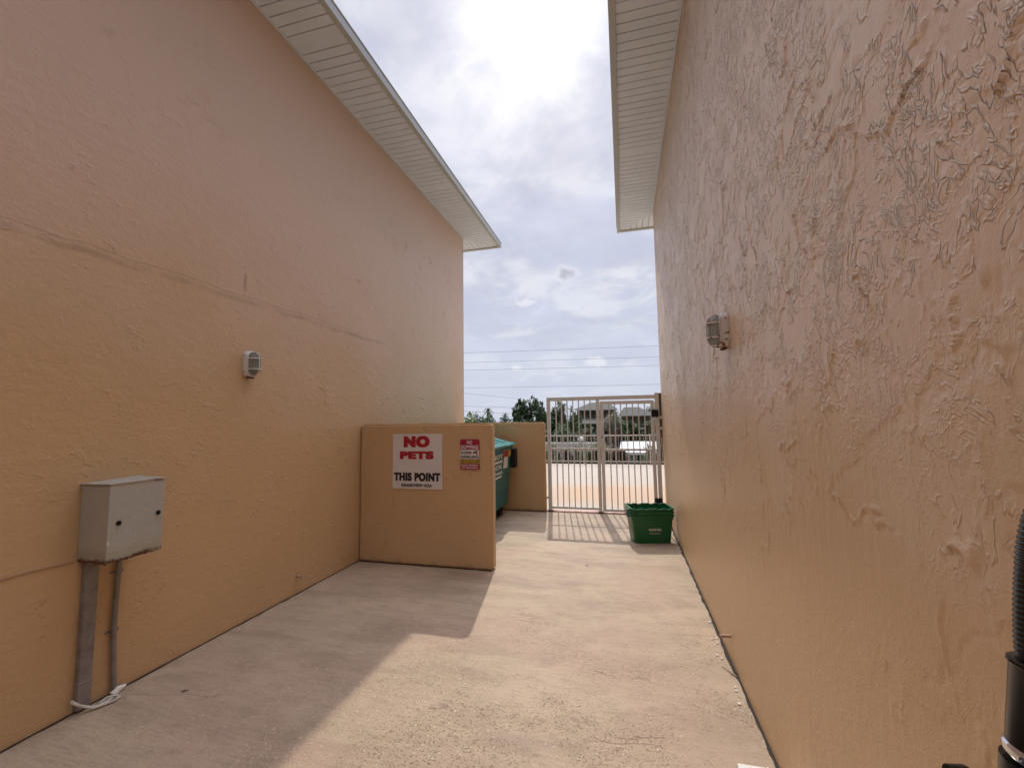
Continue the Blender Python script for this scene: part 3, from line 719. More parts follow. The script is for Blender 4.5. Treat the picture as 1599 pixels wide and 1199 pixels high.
# ---------------------------------------------------------------- gate
def gate():
    r = thing('security_gate', 'white metal picket gate with black hinges closing the end of the alley', 'gate', (-.35, 7.21, 0)); Y0, Y1 = 7.185, 7.235
    def bar(name, x0, x1, z0, z1, y0=Y0, y1=Y1, m='gate', par=None, bev=.003):
        mb = MB(); mb.box(x0, x1, y0, y1, z0, z1, bev, 1); return mb.build(name, m, par or r)
    bar('post', -1.258, -1.198, 0.012, 1.822); bar('post', .485, .545, .012, 1.905)
    bar('top_rail', -1.258, .4845, 1.8225, 1.885)
    # fixed panel
    fx = bpy.data.objects.new('fixed_panel', None)
    bar('stile', -.437, -.385, .012, 1.8215)
    bar('rail', -1.1975, -.4375, .05, .085, 7.195, 7.225); bar('rail', -1.1975, -.4375, 1.005, 1.04, 7.195, 7.225)
    for k in range(7):
        x = -1.198 + (.761)*(k+1)/8
        mb = MB(); mb.box(x-.0085, x+.0085, 7.201, 7.219, .0855, 1.0045); mb.box(x-.0085, x+.0085, 7.201, 7.219, 1.0405, 1.822); mb.build('picket', 'gate', r)
    # swinging leaf
    lf = MB(); lf.box(-.372, -.322, Y0-.002, Y1-.002, .03, 1.80, .003, 1); lf.box(.418, .470, Y0-.002, Y1-.002, .03, 1.80, .003, 1)
    lf.box(-.3215, .4175, Y0, Y1-.004, 1.745, 1.799, .003, 1); lf.box(-.3215, .4175, 7.193, 7.225, .03, .07, .003, 1); lf.box(-.3215, .4175, 7.193, 7.225, .995, 1.03, .003, 1)
    leaf_ = lf.build('gate_leaf', 'gate', r)
    for k in range(7):
        x = -.322+.74*(k+1)/8
        mb = MB(); mb.box(x-.0085, x+.0085, 7.201, 7.219, .0705, .9945); mb.box(x-.0085, x+.0085, 7.201, 7.219, 1.0305, 1.7445); mb.build('picket', 'gate', leaf_)
    for z_ in (1.53, .155):
        mb = MB(); mb.box(.426, .535, 7.160, 7.1845, z_, z_+.115, .006, 2); mb.tube([(.480, 7.158, z_+.006), (.480, 7.158, z_+.109)], .013, 12); mb.build('hinge', 'black', leaf_)
    mb = MB(); mb.box(-.382, -.320, 7.17, 7.1825, 1.05, 1.42, .003, 1); lk = mb.build('lock_box', 'gate', leaf_)
    mb = MB(); mb.tube([(-.352, 7.1655, 1.215), (-.352, 7.175, 1.215)], .011, 12); mb.build('keyhole', 'black', lk)
    bar('latch_bolt', -.3845, -.3725, 1.3, 1.35, 7.2, 7.22, 'rust'); bar('post_cap', .4835, .5465, 1.9055, 1.915, Y0-.002, Y1+.002)
    bar('base_plate', -1.275, -1.18, .0125, .02, 7.16, 7.26, 'rust', bev=.001); bar('base_plate', -.452, -.365, .0125, .02, 7.16, 7.26, 'rust', bev=.001)
    for z_ in (.205, 1.30): bar('wall_bracket', -1.297, -1.2585, z_, z_+.035, 7.2, 7.225)
    for z_ in (1.33, 1.50): bar('wall_bracket', .5455, .62, z_, z_+.05, 7.305, 7.33) if False else bar('wall_bracket', .5455, .5915, z_, z_+.04, 7.2, 7.23)
    mb = MB(); mb.box(.556, .6, 7.305, 7.335, 1.34, 1.915, .003, 1); mb.box(.56, .6, 7.306, 7.334, 1.2, 1.3385, .003, 1); mb.build('mounting_board', 'mount', r)
gate()

# ---------------------------------------------------------------- dumpster
def dumpster():
    r = thing('dumpster', 'teal wheeled dumpster with stickers standing behind the low stucco wall', 'dumpster', (-2.32, 5.95, 0))
    yA, yB = 4.95, 6.90; xb = -2.80
    mb = MB()                                            # hopper, its front leaning out towards the top
    secs = []
    for z_, xf in ((.17, -1.885), (.42, -1.865), (.44, -1.858), (.66, -1.845), (.68, -1.838), (1.055, -1.815)):
        secs.append([(xb, yA, z_), (xf, yA, z_), (xf, yB, z_), (xb, yB, z_)])
    mb.loft([[Vector(p) for p in s_] for s_ in secs]); mb.build('hopper', 'teal', r)
    mb = MB(); mb.box(-1.835, -1.785, yA-.02, yB+.02, 1.0555, 1.105, .006, 2); mb.build('front_lip', 'teal', r)
    for y0, y1 in ((yA-.01, (yA+yB)/2-.01), ((yA+yB)/2+.01, yB+.03)):
        mb = MB()
        ring = [Vector((-1.74, y0, 1.112)), Vector((-1.74, y0, 1.135)), Vector((-1.80, y0, 1.152)), Vector((-2.80, y0, 1.405)), Vector((-2.80, y0, 1.375)), Vector((-1.79, y0, 1.112))]
        mb.prism(ring, (0, y1-y0, 0)); 
        for k in range(2):
            a = y0+(y1-y0)*(k+.5)/2; mb.prism([Vector((-1.86, a-.13, 1.168)), Vector((-1.86, a+.13, 1.168)), Vector((-2.7, a+.13, 1.380)), Vector((-2.7, a-.13, 1.380))], (0, 0, .010))
        lid_ = mb.build('lid', 'teal_lid', r)
        mb = MB(); mb.box(-1.745, -1.715, (y0+y1)/2-.1, (y0+y1)/2+.1, 1.11, 1.135, .006, 2); mb.build('handle', 'teal_lid', lid_)
    for y0, y1 in ((yA-.165, yA-.005), (yB+.005, yB+.165)):
        mb = MB(); mb.box(-2.62, -1.745, y0, y1, .735, 1.045, .02, 3); mb.build('fork_pocket', 'black', r, True)
    for (x, y) in ((-1.975, yA+.15), (-1.975, yB-.16), (-2.68, yA+.15), (-2.68, yB-.16)):
        mb = MB(); mb.tube([(x-.03, y, .078), (x+.03, y, .078)], .078, 20); w_ = mb.build('wheel', 'rubber', r, True)
        mb = MB(); mb.box(x-.045, x-.033, y-.03, y+.03, .07, .17); mb.build('fork', 'black', w_)
        mb = MB(); mb.box(x+.033, x+.045, y-.03, y+.03, .07, .17); mb.build('fork', 'black', w_)
    # stickers on the leaning front: local frame u along -y.. text reads towards +y
    def frame(z_): return -1.815-(1.055-z_)*.0615+.003
    def sticker(name, y0, y1, z0, z1, m, off=0.0):
        mb = MB(); mb.prism([Vector((frame(z0)+off, y0, z0)), Vector((frame(z0)+off, y1, z0)), Vector((frame(z1)+off, y1, z1)), Vector((frame(z1)+off, y0, z1))], (.002, 0, 0)); return mb.build(name, m, r)
    sticker('sticker', 6.47, 6.72, .765, 1.045, 'sign_white'); sticker('sticker', 6.475, 6.715, .94, 1.04, 'red', .0015); sticker('sticker', 6.74, 6.88, .935, 1.035, 'yellow')
    sticker('sticker', 5.30, 6.40, 1.014, 1.038, 'blueband')
    Rz = Matrix.Rotation(math.pi/2, 4, 'Z')
    def word(txt, y0, y1, z0, z1, m):
        sh = Matrix.Identity(4); lettering(txt, 0, 0, 0, y1-y0, z1-z0, m, r, .05, Matrix.Translation((frame(z0)+.006, y0, z0)) @ Matrix.Rotation(-math.atan(.0615), 4, 'Y').inverted() @ Rz)
    word('DO NOT', 5.40, 6.40, .935, 1.003, 'cream'); word('BLOCK', 5.55, 6.40, .785, .847, 'cream'); word('PARKING', 5.25, 6.40, .703, .750, 'cream')
    sticker('stripe', 5.30, 6.40, .872, .908, 'cream'); sticker('stripe', 5.30, 6.40, .650, .676, 'cream')
dumpster()

# ---------------------------------------------------------------- recycling bins
def bins():
    cx, cy, rot, H = .262, 5.735, math.radians(12), .34; dz = .040
    def make(label):
        r = thing('recycling_bin', label, 'recycling bin', (cx, cy, 0), rot, 'nested green recycling bins')
        W0, D0, W1, D1 = .435, .285, .50, .345
        def sect(z, grow=0.0):
            k = z/H; return rrect(W0+(W1-W0)*k+2*grow, D0+(D1-D0)*k+2*grow, z, .035, 6)
        outer = [sect(z) for z in (0.0, .004, .20, H-.055)]
        inner = [sect(z, -.004) for z in (H-.004, .10, .012)]
        lip = [sect(H-.055, .006), sect(H-.018, .008)]
        mb = MB(); mb.loft(outer+lip+[sect(H-.018, -.004)]+inner[1:]); mb.build('body', 'bin', r, True, world=False)
        mb = MB()
        def wave(ring, amp):
            o_ = []
            for p in ring:
                o_.append(Vector((p.x, p.y, p.z)))
            return o_
        # rim with drain notches: densely sampled path with a rectangular profile
        path = []
        base = sect(H-.0178, .006)
        for a, c in zip(base, base[1:]+base[:1]):
            L = (c-a).length; n = max(1, int(L/.012))
            for k in range(n): path.append(a.lerp(c, k/n))
        rings = []
        for p in path:
            nrm = Vector((p.x, p.y, 0)).normalized()
            notch = 0.0
            if abs(p.y) > D1/2-.02 and (.055 < abs(p.x) < .105 or .17 < abs(p.x) < .20): notch = -.009
            nrm2 = Vector((0, math.copysign(1, p.y), 0)) if abs(p.y) > D1/2-.015 else (Vector((math.copysign(1, p.x), 0, 0)) if abs(p.x) > W1/2-.015 else nrm)
            rings.append([p-nrm2*.012+Vector((0, 0, .0)), p-nrm2*.012+Vector((0, 0, .017+notch)), p+nrm2*.010+Vector((0, 0, .018+notch)), p+nrm2*.014+Vector((0, 0, .010+notch)), p+nrm2*.014])
        vs = [[mb.b.verts.new(q) for q in rg] for rg in rings]; N = len(vs)
        for i in range(N):
            a, c = vs[i], vs[(i+1) % N]
            for k in range(5): mb.b.faces.new((a[k], a[(k+1) % 5], c[(k+1) % 5], c[k]))
        mb.build('rim', 'bin', r, False, world=False)
        for s_ in (-1, 1):
            mb = MB(); mb.box(s_*(W1/2+.010)-.016, s_*(W1/2+.010)+.022*1, -.085, .085, H-.040, H-.0185, .006, 2) if s_ > 0 else mb.box(-(W1/2+.010)-.022, -(W1/2+.010)+.016, -.085, .085, H-.040, H-.0185, .006, 2)
            mb.build('handle', 'bin', r, True, world=False)
        return r, D0, D1
    a, D0, D1 = make('lowest green recycling bin of the nested stack, standing on the concrete')
    b_ = copy_tree(a); b_.location.z = dz; b_['label'] = 'middle green recycling bin, nested inside the lowest one with only its rim showing'
    c_ = copy_tree(a); c_.location.z = 2*dz; c_['label'] = 'topmost open green recycling bin of the nested stack by the gate'
    # lettering on the front of the lowest bin only
    tilt = math.atan((D1-D0)/2/H)
    def word(txt, x, z, w, h, bold):
        g = glyphs(txt, w, h, bold); yy = -(D0/2+(D1-D0)/2*z/H)-.0015
        g.transform(Matrix.Translation((x, yy, z)) @ Matrix.Rotation(tilt, 4, 'X')); mb = MB(); mb.join(g); mb.build('lettering', 'bin_ink', a, world=False)
    word('WASTE PRO', -.052, .150, .150, .030, .05)
    mb = MB()
    z_ = .118; yy = -(D0/2+(D1-D0)/2*z_/H)-.002
    mb.box(-.045, .085, yy-.0008, yy+.0008, z_, z_+.005); mb.build('underline', 'bin_ink', a, world=False)
bins()

# ---------------------------------------------------------------- bits on the ground
mb = MB(); mb.box(.395, .590, 1.75, 2.035, .004, .108, .006, 2)
top('plastic_block', mb, 'pvc', 'white plastic block lying on the concrete against the right wall', 'block', (.49, 1.9, .004))
for i in range(24):
    b = bmesh.new(); bmesh.ops.create_icosphere(b, subdivisions=1, radius=1)
    s_ = random.uniform(.004, .010); sd_ = Vector((i*3.1, 0, 0))
    for v in b.verts: v.co = v.co*(1+.5*mnoise.noise(v.co*1.7+sd_)); v.co = Vector((v.co.x*s_, v.co.y*s_*1.3, v.co.z*s_*.4))
    mb = MB(); mb.join(b)
    if i < 9: p = (XR-random.uniform(.015, .05), random.uniform(5.3, 5.75), .004)
    else: p = (XR-random.uniform(.02, .075), random.uniform(2.1, 4.2), .004)
    for v in mb.b.verts: v.co += Vector(p)
    top('concrete_crumb', mb, 'pebble', 'small pale concrete crumb on the floor along the right wall', 'rubble', p, group='concrete crumbs along the right wall')
mb = MB(); mb.tube([(XR-.012, 2.86, .012), (XR-.05, 2.93, .007), (XR-.075, 2.96, .006)], [.0025, .003, .0015], 6); top('twig', mb, 'twig', 'thin dry twig lying at the foot of the right wall', 'twig', (XR-.05, 2.92, 0))
for i, (x, y, a, lb) in enumerate(((-.42, 4.62, .3, 'tiny dark dead leaf on the sunlit concrete mid alley'), (-2.46, 2.02, .5, 'tiny dark dead leaf near the thin grey pipe'), (XR-.035, 2.14, 1.2, 'tiny dark dead leaf in the corner by the white plastic block'))):
    mb = MB(); c_, s_ = math.cos(a), math.sin(a); L = .02 if i < 2 else .03
    pts = [(-L, 0, .0), (-L*.4, .009, .006), (L*.5, .008, .004), (L, 0, .0), (L*.4, -.008, .005), (-L*.5, -.008, .003)]
    mb.prism([Vector((x+p[0]*c_-p[1]*.5*s_, y+p[0]*s_+p[1]*.5*c_, .005+p[2]*.6)) for p in pts], (0, 0, .0015)); top('dead_leaf', mb, 'joint', lb, 'leaf', (x, y, 0))

# ---------------------------------------------------------------- black flexible gooseneck close to the camera
def gooseneck():
    Yg = .50
    base = at(1624, 1040, Yg); r = thing('gooseneck_stand', 'black ribbed gooseneck stand at the right edge close to the camera', 'stand', (base.x, Yg, 0))
    k = 1.0
    axis = [at(px+16, py, Yg) for px, py in ((1735, 700), (1690, 722), (1655, 755), (1632, 795), (1618, 840), (1613, 890), (1611, 950), (1612, 1000), (1615, 1052))]
    dens = []
    for i in range(len(axis)-1):                          # smooth the bend (Catmull-Rom)
        p0, p1, p2, p3 = axis[max(i-1, 0)], axis[i], axis[i+1], axis[min(i+2, len(axis)-1)]
        for k in range(60):
            u = k/60; dens.append(.5*((2*p1)+(p2-p0)*u+(2*p0-5*p1+4*p2-p3)*u*u+(3*p1-p0-3*p2+p3)*u**3))
    s0 = 0; rr = []
    for i, p in enumerate(dens):
        if i: s0 += (p-dens[i-1]).length
        rr.append(.0170+.00055*math.sin(s0*2*math.pi/.0046))
    mb = MB(); mb.tube(dens, rr, 28); mb.build('ribbed_tube', 'blackgloss', r, True)
    a = at(1640, 1042, Yg); c = at(1640, 1175, Yg)
    mb = MB(); mb.tube([a+(a-c)*.03, a, a.lerp(c, .03), a.lerp(c, .07), c], [.020, .0258, .0262, .0245, .0265], 40); mb.build('sleeve', 'blackgloss', r, True)
    d = (c-a).normalized(); mb = MB(); mb.tube([c, c+d*.002, c+d*.007, c+d*.010], [.027, .0285, .0285, .027], 40); mb.build('collar', 'chrome', r, True)
    e = c+d*.0145; f_ = Vector((e.x+.01, e.y, .03))
    mb = MB(); mb.tube([e, e+d*.05, e+d*.08, Vector((f_.x, f_.y, .6)), f_], [.030, .030, .02, .018, .018], 24); mb.build('pole', 'blackgloss', r, True)
    kx = at(1478, 1204, Yg)
    mb = MB(); mb.tube([kx, kx+Vector((.012, 0, -.003)), kx+Vector((.03, 0, -.012)), Vector((e.x, e.y, kx.z-.05))], [.006, .0105, .010, .008], 16); mb.build('clamp_knob', 'blackgloss', r, True)
    mb = MB(); mb.tube([Vector((f_.x, f_.y, .0)), Vector((f_.x, f_.y, .02)), Vector((f_.x, f_.y, .03))], [.085, .085, .05], 32); mb.build('foot', 'black', r, True)
gooseneck()

# ---------------------------------------------------------------- overhead wires
wires = [((726, 551.5), (1026, 540.4), 30, 'highest overhead wire, sloping gently up to the right'), ((726, 566.5), (1026, 557.5), 30, 'second overhead wire from the top across the sky'),
         ((726, 578.5), (1026, 571), 30, 'third overhead wire, lowest of the close upper three'), ((726, 606), (1026, 600.5), 34, 'faint lone overhead wire just above the gate top'),
         ((726, 614), (819, 623.6), 31, 'overhead wire sloping down into the large dark tree'), ((726, 634), (804, 636.5), 48, 'dark overhead wire passing the fan palm crown'), ((730, 642), (801, 645.6), 50, 'lowest overhead wire running through the far tree tops')]
for (a, c, Y, lb) in wires:
    A, B = at(*a, Y), at(*c, Y); d = (B-A); u = d/d.x; pts = []
    x0, x1 = (-45, 45) if lb.find('into') < 0 else (-45, B.x)
    for i in range(41):
        x = x0+(x1-x0)*i/40; mid = (A.x+B.x)/2; s_ = (x-mid)**2*.00035
        pts.append(A+u*(x-A.x)+Vector((0, 0, s_)))
    mb = MB(); mb.tube(pts, .0085 if Y < 40 else .015, 5); top('overhead_wire', mb, 'wire', lb, 'wire', pts[20], group='overhead wires')

# ---------------------------------------------------------------- vegetation
def leaves(mb, lobes, n, size, rng, stretch=1.0):
    vol = [l[3]*l[4]*l[5] for l in lobes]; tot = sum(vol)
    for l, v in zip(lobes, vol):
        for _ in range(max(30, int(n*v/tot))):
            while True:
                q = Vector((rng.uniform(-1, 1), rng.uniform(-1, 1), rng.uniform(-1, 1)))
                if .25 < q.length < 1: break
            q *= 1+.22*mnoise.noise(q*2.3+Vector((l[0], l[2], 0)))
            c = Vector((l[0]+q.x*l[3], l[1]+q.y*l[4], l[2]+q.z*l[5]))
            if mnoise.noise(c*(1.1/size*.12)) < -.36: continue
            a = Vector((rng.gauss(0, 1), rng.gauss(0, 1), rng.gauss(0, 1))).normalized(); b_ = a.orthogonal().normalized(); w = size*rng.uniform(.5, 1.2)
            mb.face([c-a*w*stretch, c+b_*w*.45, c+a*w*stretch, c-b_*w*.45])
def tree(name, label, px0, px1, ptop, Y, m, n=1600, zb=-3.0, leafsize=None, crown_bottom=None, group='trees beyond the parking lot', cat='tree', rng=None, part='crown'):
    rng = random.Random(hash((px0, ptop)) & 0xffff)
    A, B = at(px0, ptop, Y), at(px1, ptop, Y); cx_, w, zt = (A.x+B.x)/2, (B.x-A.x)/2, (A.z+B.z)/2
    cb = crown_bottom if crown_bottom is not None else zb+.5
    h = zt-cb; r = thing(name, label, cat, (cx_, Y, zb), 0, group); lobes = []
    lobes.append((cx_, Y, cb+h*.47, w*.92, w*.8, h*.50))
    for k in range(8):
        a = rng.uniform(0, 6.28); e = rng.uniform(-.3, .9)
        lobes.append((cx_+math.cos(a)*w*.6, Y+math.sin(a)*w*.55, cb+h*(.5+e*.33), w*rng.uniform(.32, .46), w*.4, h*rng.uniform(.16, .26)))
    n = int(n*1.9); ls = (leafsize or max(.09, w*.11))*1.25
    mb = MB(); leaves(mb, lobes, n, ls, rng); mb.build(part, m, r, fix=False)
    mb = MB(); mb.tube([(cx_, Y, zb), (cx_+.05*w, Y, zb+h*.3), (cx_, Y, cb+h*.55)], [w*.09, w*.07, w*.04], 8)
    for k in range(4):
        a = rng.uniform(0, 6.28); mb.tube([(cx_+.04*w, Y, cb+h*.15), (cx_+math.cos(a)*w*.3, Y+math.sin(a)*w*.3, cb+h*.45), (cx_+math.cos(a)*w*.5, Y+math.sin(a)*w*.5, cb+h*.7)], [w*.045, w*.03, w*.012], 6)
    mb.build('trunk', 'bark', r, True); return r
def palm(label, px, py, rpx, Y, m, zb=-3.0, fronds=30):
    rng = random.Random(int(px)); c = at(px, py, Y); R_ = rpx*Y/FPX
    r = thing('palm_tree', label, 'palm', (c.x, Y, zb), 0, 'palms beyond the parking lot')
    mb = MB(); pts = [(c.x+.12*math.sin(k), Y, zb+(c.z-zb)*k/6) for k in range(7)]; pts[-1] = (c.x, Y, c.z); mb.tube(pts, [.17, .14, .13, .12, .12, .13, .15], 8); mb.build('trunk', 'bark', r, True)
    mb = MB()
    for k in range(fronds):
        a = rng.uniform(0, 6.28); e = rng.uniform(-.7, 1.3); L = R_*rng.uniform(.8, 1.1)
        d = Vector((math.cos(a)*math.cos(e), math.sin(a)*math.cos(e), math.sin(e))); prev = c; side = d.cross(Vector((0, 0, 1))).normalized()
        for s_ in range(1, 9):
            q = c+d*L*s_/8+Vector((0, 0, -.55*L*(s_/8)**2)); ax = (q-prev)
            for sg in (-1, 1):
                tip = q+side*sg*L*.26*math.sin(math.pi*(.15+.8*s_/9))+ax*1.2+Vector((0, 0, -.07*L)); mb.face([prev, prev+ax*.55, tip])
            mb.face([prev-side*.02*L, prev+side*.02*L, q]); prev = q
    mb.build('crown', m, r, fix=False)
tree('broadleaf_tree', 'bright yellow green tree just right of the left building corner', 722, 748, 641, 22, 'leaf_bright', 1500, crown_bottom=-1.5)
tree('evergreen_tree', 'small dark tree left of the fan palm', 736, 753, 639, 62, 'leaf_dark', 900)
tree('evergreen_tree', 'low wide dark tree under the fan palm', 748, 777, 647, 55, 'leaf_mid', 1200)
tree('evergreen_tree', 'low dark tree right of the fan palm above the rear low wall', 776, 804, 646.5, 58, 'leaf_dark', 1100)
palm('fan palm standing clear against the sky above the rear low wall', 762, 641, 11, 70, 'leaf_dark', fronds=44)
palm('small palm between the fan palm and the large dark tree', 789, 647, 7, 80, 'leaf_dark', fronds=30)
tree('evergreen_tree', 'large round dark tree left of the gate post', 800, 862, 617, 34, 'leaf_dark', 4200, leafsize=.17, crown_bottom=-2.6)
tree('evergreen_tree', 'tall dark tree behind the left gate panel', 858, 888, 627, 31, 'leaf_dark', 2200, leafsize=.15)
palm('dark palm rising above the tall tree behind the left gate panel', 879, 636, 15, 29, 'leaf_dark', fronds=40)
tree('evergreen_tree', 'narrow dark tree at the left end of the house', 884, 902, 635, 32, 'leaf_mid', 1100)
palm('shaggy palm in front of the grey roofed house', 959, 650, 20, 30, 'leaf_olive', fronds=54)
tree('broadleaf_tree', 'brownish tree behind the gate middle stile', 934, 972, 652, 33, 'leaf_brown', 1600, leafsize=.14)
tree('broadleaf_tree', 'dark green tree under the right roof of the house', 974, 1004, 657, 32, 'leaf_dark', 1500, leafsize=.13)
tree('broadleaf_tree', 'olive tree behind the right end of the gate', 995, 1034, 652, 30, 'leaf_olive', 1700, leafsize=.13)
tree('evergreen_tree', 'green tree crowding the left end of the house above its lower roof', 889, 908, 643, 38, 'leaf_mid', 1600, leafsize=.15)
tree('broadleaf_tree', 'green tree hiding the wall between the two roofs of the house', 960, 984, 655, 36, 'leaf_mid', 1500, leafsize=.14)
tree('broadleaf_tree', 'low green tree hiding the house under its lower roof', 902, 944, 666, 37, 'leaf_dark', 2200, leafsize=.15)
tree('conifer_tree', 'dark upright tree behind the right roof of the house', 1007, 1030, 622, 60, 'leaf_dark', 1300)
tree('broadleaf_tree', 'dark green tree filling the left gate panel below the palm', 858, 900, 657, 25, 'leaf_dark', 1800, leafsize=.12)
tree('broadleaf_tree', 'yellowish tree in front of the house under its lower roof', 898, 934, 664, 26, 'leaf_olive', 1600, leafsize=.12)
tree('broadleaf_tree', 'brown leafed tree beside the right wall beyond the gate', 1022, 1060, 655, 24, 'leaf_brown', 1500, leafsize=.12)
for (a, c, tp, m, lb) in ((848, 876, 668, 'leaf_dark', 'dark bush rising just over the railing at its left end'), (870, 902, 674, 'leaf_mid', 'green bush rising over the railing in the left gate panel'), (896, 926, 672, 'leaf_olive', 'olive bush over the railing behind the white capped post'),
        (920, 958, 668, 'leaf_brown', 'brown bush over the railing behind the gate middle stile'), (950, 976, 672, 'leaf_dark', 'dark bush over the railing left of the white hut roof'), (974, 1010, 668, 'leaf_mid', 'green bush behind the white hut roof'), (1004, 1042, 666, 'leaf_olive', 'olive bush behind the right end of the white hut roof')):
    tree('shrub', lb, a, c, tp, 33.5, m, 1500, zb=-3.0, leafsize=.13, group='bushes between the railing and the house', cat='shrub', part='foliage')
hedge = [(846, 866, 699, 'leaf_mid', 'leftmost shrub of the row behind the railing'), (862, 880, 704, 'leaf_dark', 'dark shrub behind the railing left of the white capped post'), (877, 896, 702, 'leaf_brown', 'brown shrub behind the railing in the left gate panel'),
         (893, 912, 703, 'leaf_dark', 'dark shrub behind the railing under the white capped post'), (908, 927, 700, 'leaf_mid', 'green shrub behind the railing right of the white capped post'), (924, 942, 701, 'leaf_dark', 'dark shrub behind the gate middle stile'),
         (938, 956, 703, 'leaf_olive', 'olive shrub behind the latch side of the gate leaf'), (953, 972, 698, 'leaf_brown', 'reddish brown shrub left of the aqua hut'), (968, 982, 704, 'leaf_brown', 'low brown shrub against the aqua hut'),
         (1004, 1024, 700, 'leaf_bright', 'yellow green shrub right of the aqua hut'), (1022, 1046, 690, 'leaf_brown', 'dry brown shrub by the right wall behind the railing')]
for (a, c, tp, m, lb) in hedge: tree('shrub', lb, a, c, tp, 17.0, m, 2000, zb=-3.0, leafsize=.085, crown_bottom=-1.2, group='shrubs behind the white railing', cat='shrub', part='foliage')
for (px, py, R_, lb) in ((864, 704, .42, 'spiky pale yucca at the left end of the railing'), (899, 706, .34, 'spiky yucca behind the railing in the left gate panel'), (927, 704, .40, 'spiky pale yucca left of the gate middle stile'), (944, 702, .34, 'spiky yucca right of the gate lock'), (1013, 704, .36, 'spiky yucca in front of the aqua hut corner')):
    rng = random.Random(int(px)); c = at(px, py, 16.1); mb = MB()
    for k in range(46):
        a = rng.uniform(0, 6.28); e = rng.uniform(.1, 1.45); L = R_*rng.uniform(.75, 1.1); d = Vector((math.cos(a)*math.cos(e), math.sin(a)*math.cos(e), math.sin(e))); s_ = d.orthogonal().normalized()*.014
        m_ = c+d*L*.5; tp = c+d*L+Vector((0, 0, -.06*L)); mb.face([c-s_*.6, m_-s_, tp, m_+s_, c+s_*.6])
    r = thing('yucca', lb, 'plant', (c.x, 16.1, -3), 0, 'yuccas behind the white railing'); mb.build('blades', 'yucca', r, fix=False)
    mb = MB(); mb.tube([(c.x, 16.1, -3), (c.x, 16.1, c.z)], [.07, .05], 8); mb.build('stem', 'bark', r, True)

# ---------------------------------------------------------------- railing at the far edge of the lot
r = thing('railing', 'white picket railing along the far edge of the parking lot', 'railing', (0, 15.1, 0))
mb = MB(); mb.box(-5.7, 5.3, 15.07, 15.12, .94, .98, .004, 1); mb.build('top_rail', 'rail', r)
mb = MB(); mb.box(-5.7, 5.3, 15.08, 15.11, .07, .10, .003, 1); mb.build('bottom_rail', 'rail', r)
for x in (-5.73, -3.55, -1.37, .81, 2.99, 5.33):
    mb = MB(); mb.box(x-.02, x+.02, 15.072, 15.118, -.006, .99, .004, 1); mb.build('post', 'rail', r)
for k in range(95):
    x = -5.7+11.0*(k+.5)/95
    mb = MB(); mb.box(x-.006, x+.006, 15.09, 15.102, .1, .94); mb.build('picket', 'rail', r)
mb = MB(); mb.box(-12, 10, 15.16, 15.25, -.006, .045, .01, 1); tag(mb.build('kerb', 'joint'), kind='structure')

# ---------------------------------------------------------------- things beyond the lot
p = at(907, 684, 18.5); r = thing('garden_post', 'slim garden post with a white domed cap behind the railing', 'post', (p.x, 18.5, -3))
mb = MB(); mb.tube([(p.x, 18.5, -3), (p.x, 18.5, p.z-.1)], .04, 10); mb.build('pole', 'rail', r, True)
mb = MB(); mb.tube([(p.x, 18.5, p.z-.1+.17*math.sin(a)) for a in (0, .3, .6, .9, 1.2, 1.45)], [.13*math.cos(a)+.004 for a in (0, .3, .6, .9, 1.2, 1.45)], 16); mb.build('cap', 'htrim', r, True)
A, B = at(850, 691, 24), at(936, 691, 24); Z0 = at(890, 701, 24).z
mb = MB(); mb.box(A.x-2, B.x, 24, 24.25, -3, A.z, .02, 1); top('garden_wall', mb, 'gwall', 'pale garden wall glimpsed behind the shrubs in the left gate panel', 'wall', (A.x, 24.1, -3))
rng = random.Random(5); A, B = at(846, 701, 20), at(962, 701, 20); mb = MB()
leaves(mb, [((A.x+(B.x-A.x)*(k+.5)/9), 20.3, -1.15, (B.x-A.x)/13, .5, A.z+1.25) for k in range(9)], 5200, .10, rng)
r = thing('hedge', 'long dark hedge standing in front of the pale garden wall', 'hedge', ((A.x+B.x)/2, 20.3, -3)); mb.build('foliage', 'leaf_dark', r, fix=False)
mb = MB()
for k in range(12): mb.tube([(A.x+(B.x-A.x)*(k+.5)/12, 20.3, -3), (A.x+(B.x-A.x)*(k+.5)/12+.05, 20.3, -.6)], [.03, .015], 5)
mb.build('stems', 'bark', r)
# aqua hut with a white flat roof
A, B = at(967, 703, 19.5), at(1030, 703, 19.5); zt = .06
r = thing('hut', 'aqua boarded hut with a flat white roof beyond the railing', 'hut', ((A.x+B.x)/2, 23, -3))
c0, c1 = at(979, 715, 20.0).x, at(1003, 715, 20.0).x
mb = MB(); mb.box(c0, c1+2.2, 20.0, 28.5, -3, zt-.1); mb.build('wall', 'aqua', r)
mb = MB(); mb.box(A.x, B.x+2, 19.5, 29, zt-.1, zt+.02, .01, 1); mb.build('roof', 'whiteroof', r)
x_ = at(997, 715, 20).x; mb = MB(); mb.box(x_-.05, x_+.05, 19.97, 20.0, -3, zt-.1); mb.build('corner_post', 'hglass', r)
# far pale gabled house
A = at(799, 655, 85); B = at(818, 655, 85); C_ = at(806, 650, 85)
r = thing('gabled_house', 'far white gabled house just left of the large dark tree', 'house', ((A.x+B.x)/2, 88, -3))
mb = MB(); mb.box(A.x+.2, B.x-.2, 85.2, 92, -3, A.z); mb.build('wall', 'gwall', r)
mb = MB(); mb.prism([Vector((A.x-.2, 85, A.z)), Vector((C_.x, 85, C_.z)), Vector((B.x+.2, 85, B.z))], (0, 7.4, 0)); mb.build('roof', 'whiteroof', r)

